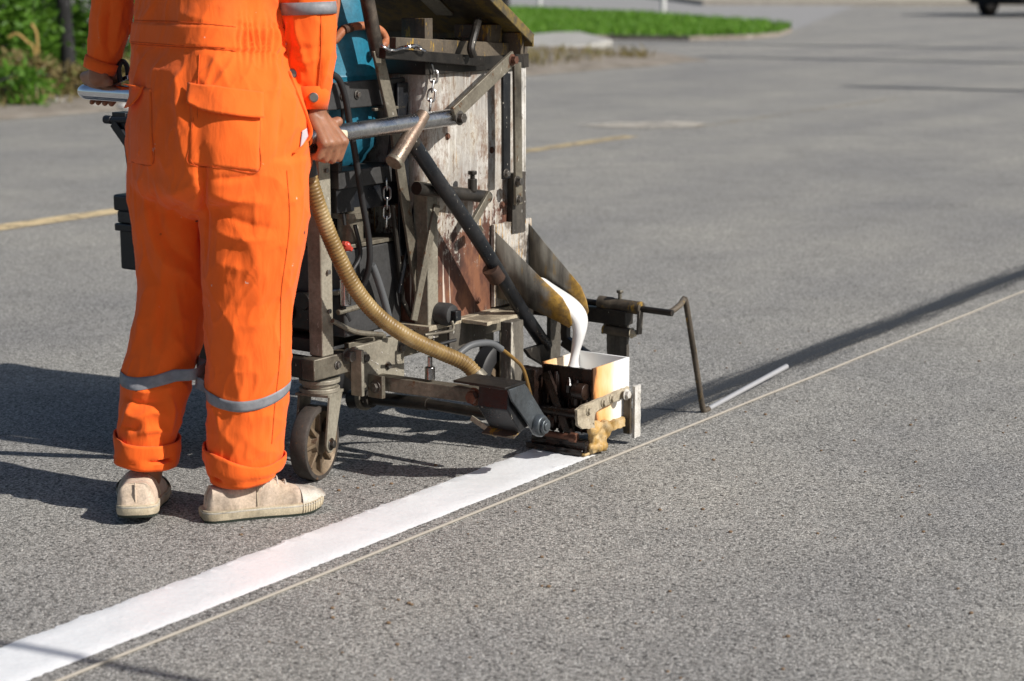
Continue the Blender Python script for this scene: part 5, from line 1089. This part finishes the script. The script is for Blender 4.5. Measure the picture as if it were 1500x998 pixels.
# ---- canvas shoes
def shoe(heel, d, L, W, lift, lab):
    """heel = ground point at the back of the heel, d = pointing direction"""
    d = np.array([d[0], d[1], 0.0]); d /= np.linalg.norm(d); r = np.array([d[1], -d[0], 0.0])
    def P3(x, y, z):
        zz = z + lift * max(0, 1 - x / (L * .62)) ** 1.0; return heel + d * x + r * y + UP * zz
    xs = np.linspace(0, 1, 26)
    def halfw(q): return W / 2 * (np.interp(q, [0, .03, .08, .18, .32, .5, .68, .8, .9, .96, .99, 1], [.44, .64, .74, .78, .75, .82, .98, 1.0, .91, .76, .58, .40]))
    outline = [(q * L, halfw(q) * (1.0)) for q in xs] ; loop = [(x, y) for x, y in outline] + [(x, -y * .94) for x, y in outline[::-1]]
    def extr(z0, z1, grow0, grow1, nm, mat, par=man, rows=4, bulge=0):
        b = B(); n = len(loop); vs = []; cx = L * .5
        for i in range(rows):
            f = i / (rows - 1); g = grow0 + (grow1 - grow0) * f + bulge * math.sin(math.pi * f)
            for x, y in loop: vs.append(P3(cx + (x - cx) * (1 + g / (L / 2)), y * (1 + g / (W / 2)), z0 + (z1 - z0) * f + .012 * max(0, (x / L - .8) / .2) ** 2))
        b.loft_raw(vs, rows, n); return b.build(nm, mat, par, angle=50)
    so_ = extr(.0005, .006, -.002, 0, "outsole", OUTSOLE); extr(.0062, .027, .0, .0005, "midsole", SOLE, so_, 5, .0015); extr(.0215, .0245, .0018, .0018, "sole_stripe", WHITER, so_, 3, .0005)
    # upper
    b = B(); n = 30; vs = []; keys = [0, .02, .06, .13, .22, .33, .45, .56, .68, .8, .9, .96, .995]
    hts = np.interp(keys, [0, .06, .15, .3, .42, .55, .7, .85, .95, 1], [.070, .076, .072, .070, .086, .086, .064, .050, .040, .026])
    for q, h in zip(keys, hts):
        hw = halfw(max(q, .012)) - .003; x = q * L + (.006 if q < .05 else 0) 
        for j in range(n):
            a = math.pi * j / (n - 1); ec, es, tp_ = (.42, .45, .20) if q < .3 else ((.6, .65, .22) if q < .5 else (.62, .75, .09)); yy = hw * math.copysign(abs(math.cos(a)) ** ec, math.cos(a)) * (1 - tp_ * math.sin(a)); zz = .022 + (h - .022) * math.sin(a) ** es; vs.append(P3(x + (.012 * math.sin(a) if q < .05 else 0), yy, zz + .010 * max(0, (q - .8) / .2) ** 2))
    k = len(keys); b.add(vs, [(i * n + j, i * n + j + 1, (i + 1) * n + j + 1, (i + 1) * n + j) for i in range(k - 1) for j in range(n - 1)] + [tuple(range(n - 1, -1, -1)), tuple(range((k - 1) * n, k * n))])
    up = b.build("upper", CANVAS, man, angle=60); m = up.modifiers.new("s", 'SUBSURF'); m.levels = m.render_levels = 1
    def topz(q): return np.interp(q, keys, hts)
    # toe cap
    b = B(); vs = []; kk = [.80, .86, .92, .965, 1.0, 1.012]
    for q in kk:
        hw = halfw(min(q, .99)) + .0005; h = np.interp(min(q, 1), [.8, .86, .92, .965, 1.0], [.054, .050, .045, .038, .028]) 
        for j in range(n):
            a = math.pi * j / (n - 1); vs.append(P3(q * L, hw * math.copysign(abs(math.cos(a)) ** .62, math.cos(a)) * (1 - .09 * math.sin(a)), .024 + (h - .0225) * math.sin(a) ** .75 + .010 * max(0, (q - .8) / .2) ** 2))
    b.add(vs, [(i * n + j, i * n + j + 1, (i + 1) * n + j + 1, (i + 1) * n + j) for i in range(len(kk) - 1) for j in range(n - 1)] + [tuple(range((len(kk) - 1) * n, len(kk) * n))]); tc_ = b.build("toe_cap", WHITER, up, angle=60)
    for k_ in range(9):   # ribbed toe bumper
        q = .80 + .022 * k_
        for sg in (-1, 1):
            b = B(); y = sg * (halfw(min(q, .985)) * (1 if sg > 0 else .94) + .0022); b.tube([P3(q * L, y, .008 + .012 * max(0, (q - .8) / .2) ** 2), P3(q * L, y, .0265 + .012 * max(0, (q - .8) / .2) ** 2)], .0012, 6); b.build("toe_rib", SOLE, so_)
    # heel strip, side seam, tongue and laces
    b = B(); b.tube([P3(.010, 0, .026), P3(.0085, 0, .055), P3(.016, 0, .074)], [.002, .002, .002], 8); b.build("heel_strip", CANVAS, up)
    for sg in (-1, 1):
        for q in (.43,):
            b = B(); hw = halfw(q) - .001; b.tube([P3(q * L + .012 * (1 - abs(math.cos(a))), sg * hw * abs(math.cos(a)) ** .8 * (1 - .22 * math.sin(a)), .024 + (topz(q) - .022) * math.sin(a) ** .75) for a in np.linspace(.05, 1.2, 8)], .0013, 6); b.build("side_seam", SOLE, up)
    for k_ in range(4):
        q = .47 + .07 * k_; h = topz(q) + .003; b = B(); b.tube(spline([P3(q * L, -.024, h - .010), P3(q * L + .004, 0, h + .002), P3(q * L, .024, h - .010)], 4), .0022, 6); b.build("lace", WHITER, up)
    b = B(); b.tube(spline([P3(.46 * L, .0, topz(.46) + .006), P3(.48 * L, .022, topz(.46) + .012), P3(.50 * L, .034, topz(.5)), P3(.47 * L, .040, topz(.5) - .015)], 5), .002, 6); b.build("lace", WHITER, up)
gR0, gR1 = gz(289, 768), gz(466, 748); dR = gR1 - gR0; shoe(gR0 + np.array([0.006, .024, 0]), dR, .266, .094, 0, "right")
shoe(gz(199, 772) + np.array([0, .004, 0]), np.array([-.12, 1.0, 0]), .270, .118, .018, "left")
# primer sprayed ahead of the machine
k = N("dark_sprayed_primer"); g_ = k.co
vecm = k.coords((1, 1, 1)); xs_ = k.sep(0); n1 = k.noise(1, 5, .65, k.coords((42, 2.2, 1))); n2 = k.noise(150, 2, .5)
prof = k.math('SUBTRACT', 1.0, k.math('MULTIPLY', k.math('ABSOLUTE', xs_), 14.0)); al = k.math('ADD', prof, k.math('MULTIPLY', k.math('SUBTRACT', n1, .5), 2.2)); al = k.math('ADD', al, k.math('MULTIPLY', k.math('SUBTRACT', n2, .5), 2.2))
k.set(color=k.ramp(n2, [(0.35, (.018, .020, .024)), (0.7, (.05, .052, .056))]), rough=.6, alpha=k.ramp(al, [(0.0, 0), (0.75, .90)]))
b = B(); ss = np.linspace(0, 10.0, 60); b.add([p for s_ in ss for p in ((-.15, s_, 0), (.15, s_, 0))], [(2 * i, 2 * i + 1, 2 * i + 3, 2 * i + 2) for i in range(59)])
pr = b.build("primer_band", k.m, smooth=False); pr.location = M(3.80, -.095, .0045); pr.rotation_euler = (0, 0, -AZ); tag(pr, kind="structure")
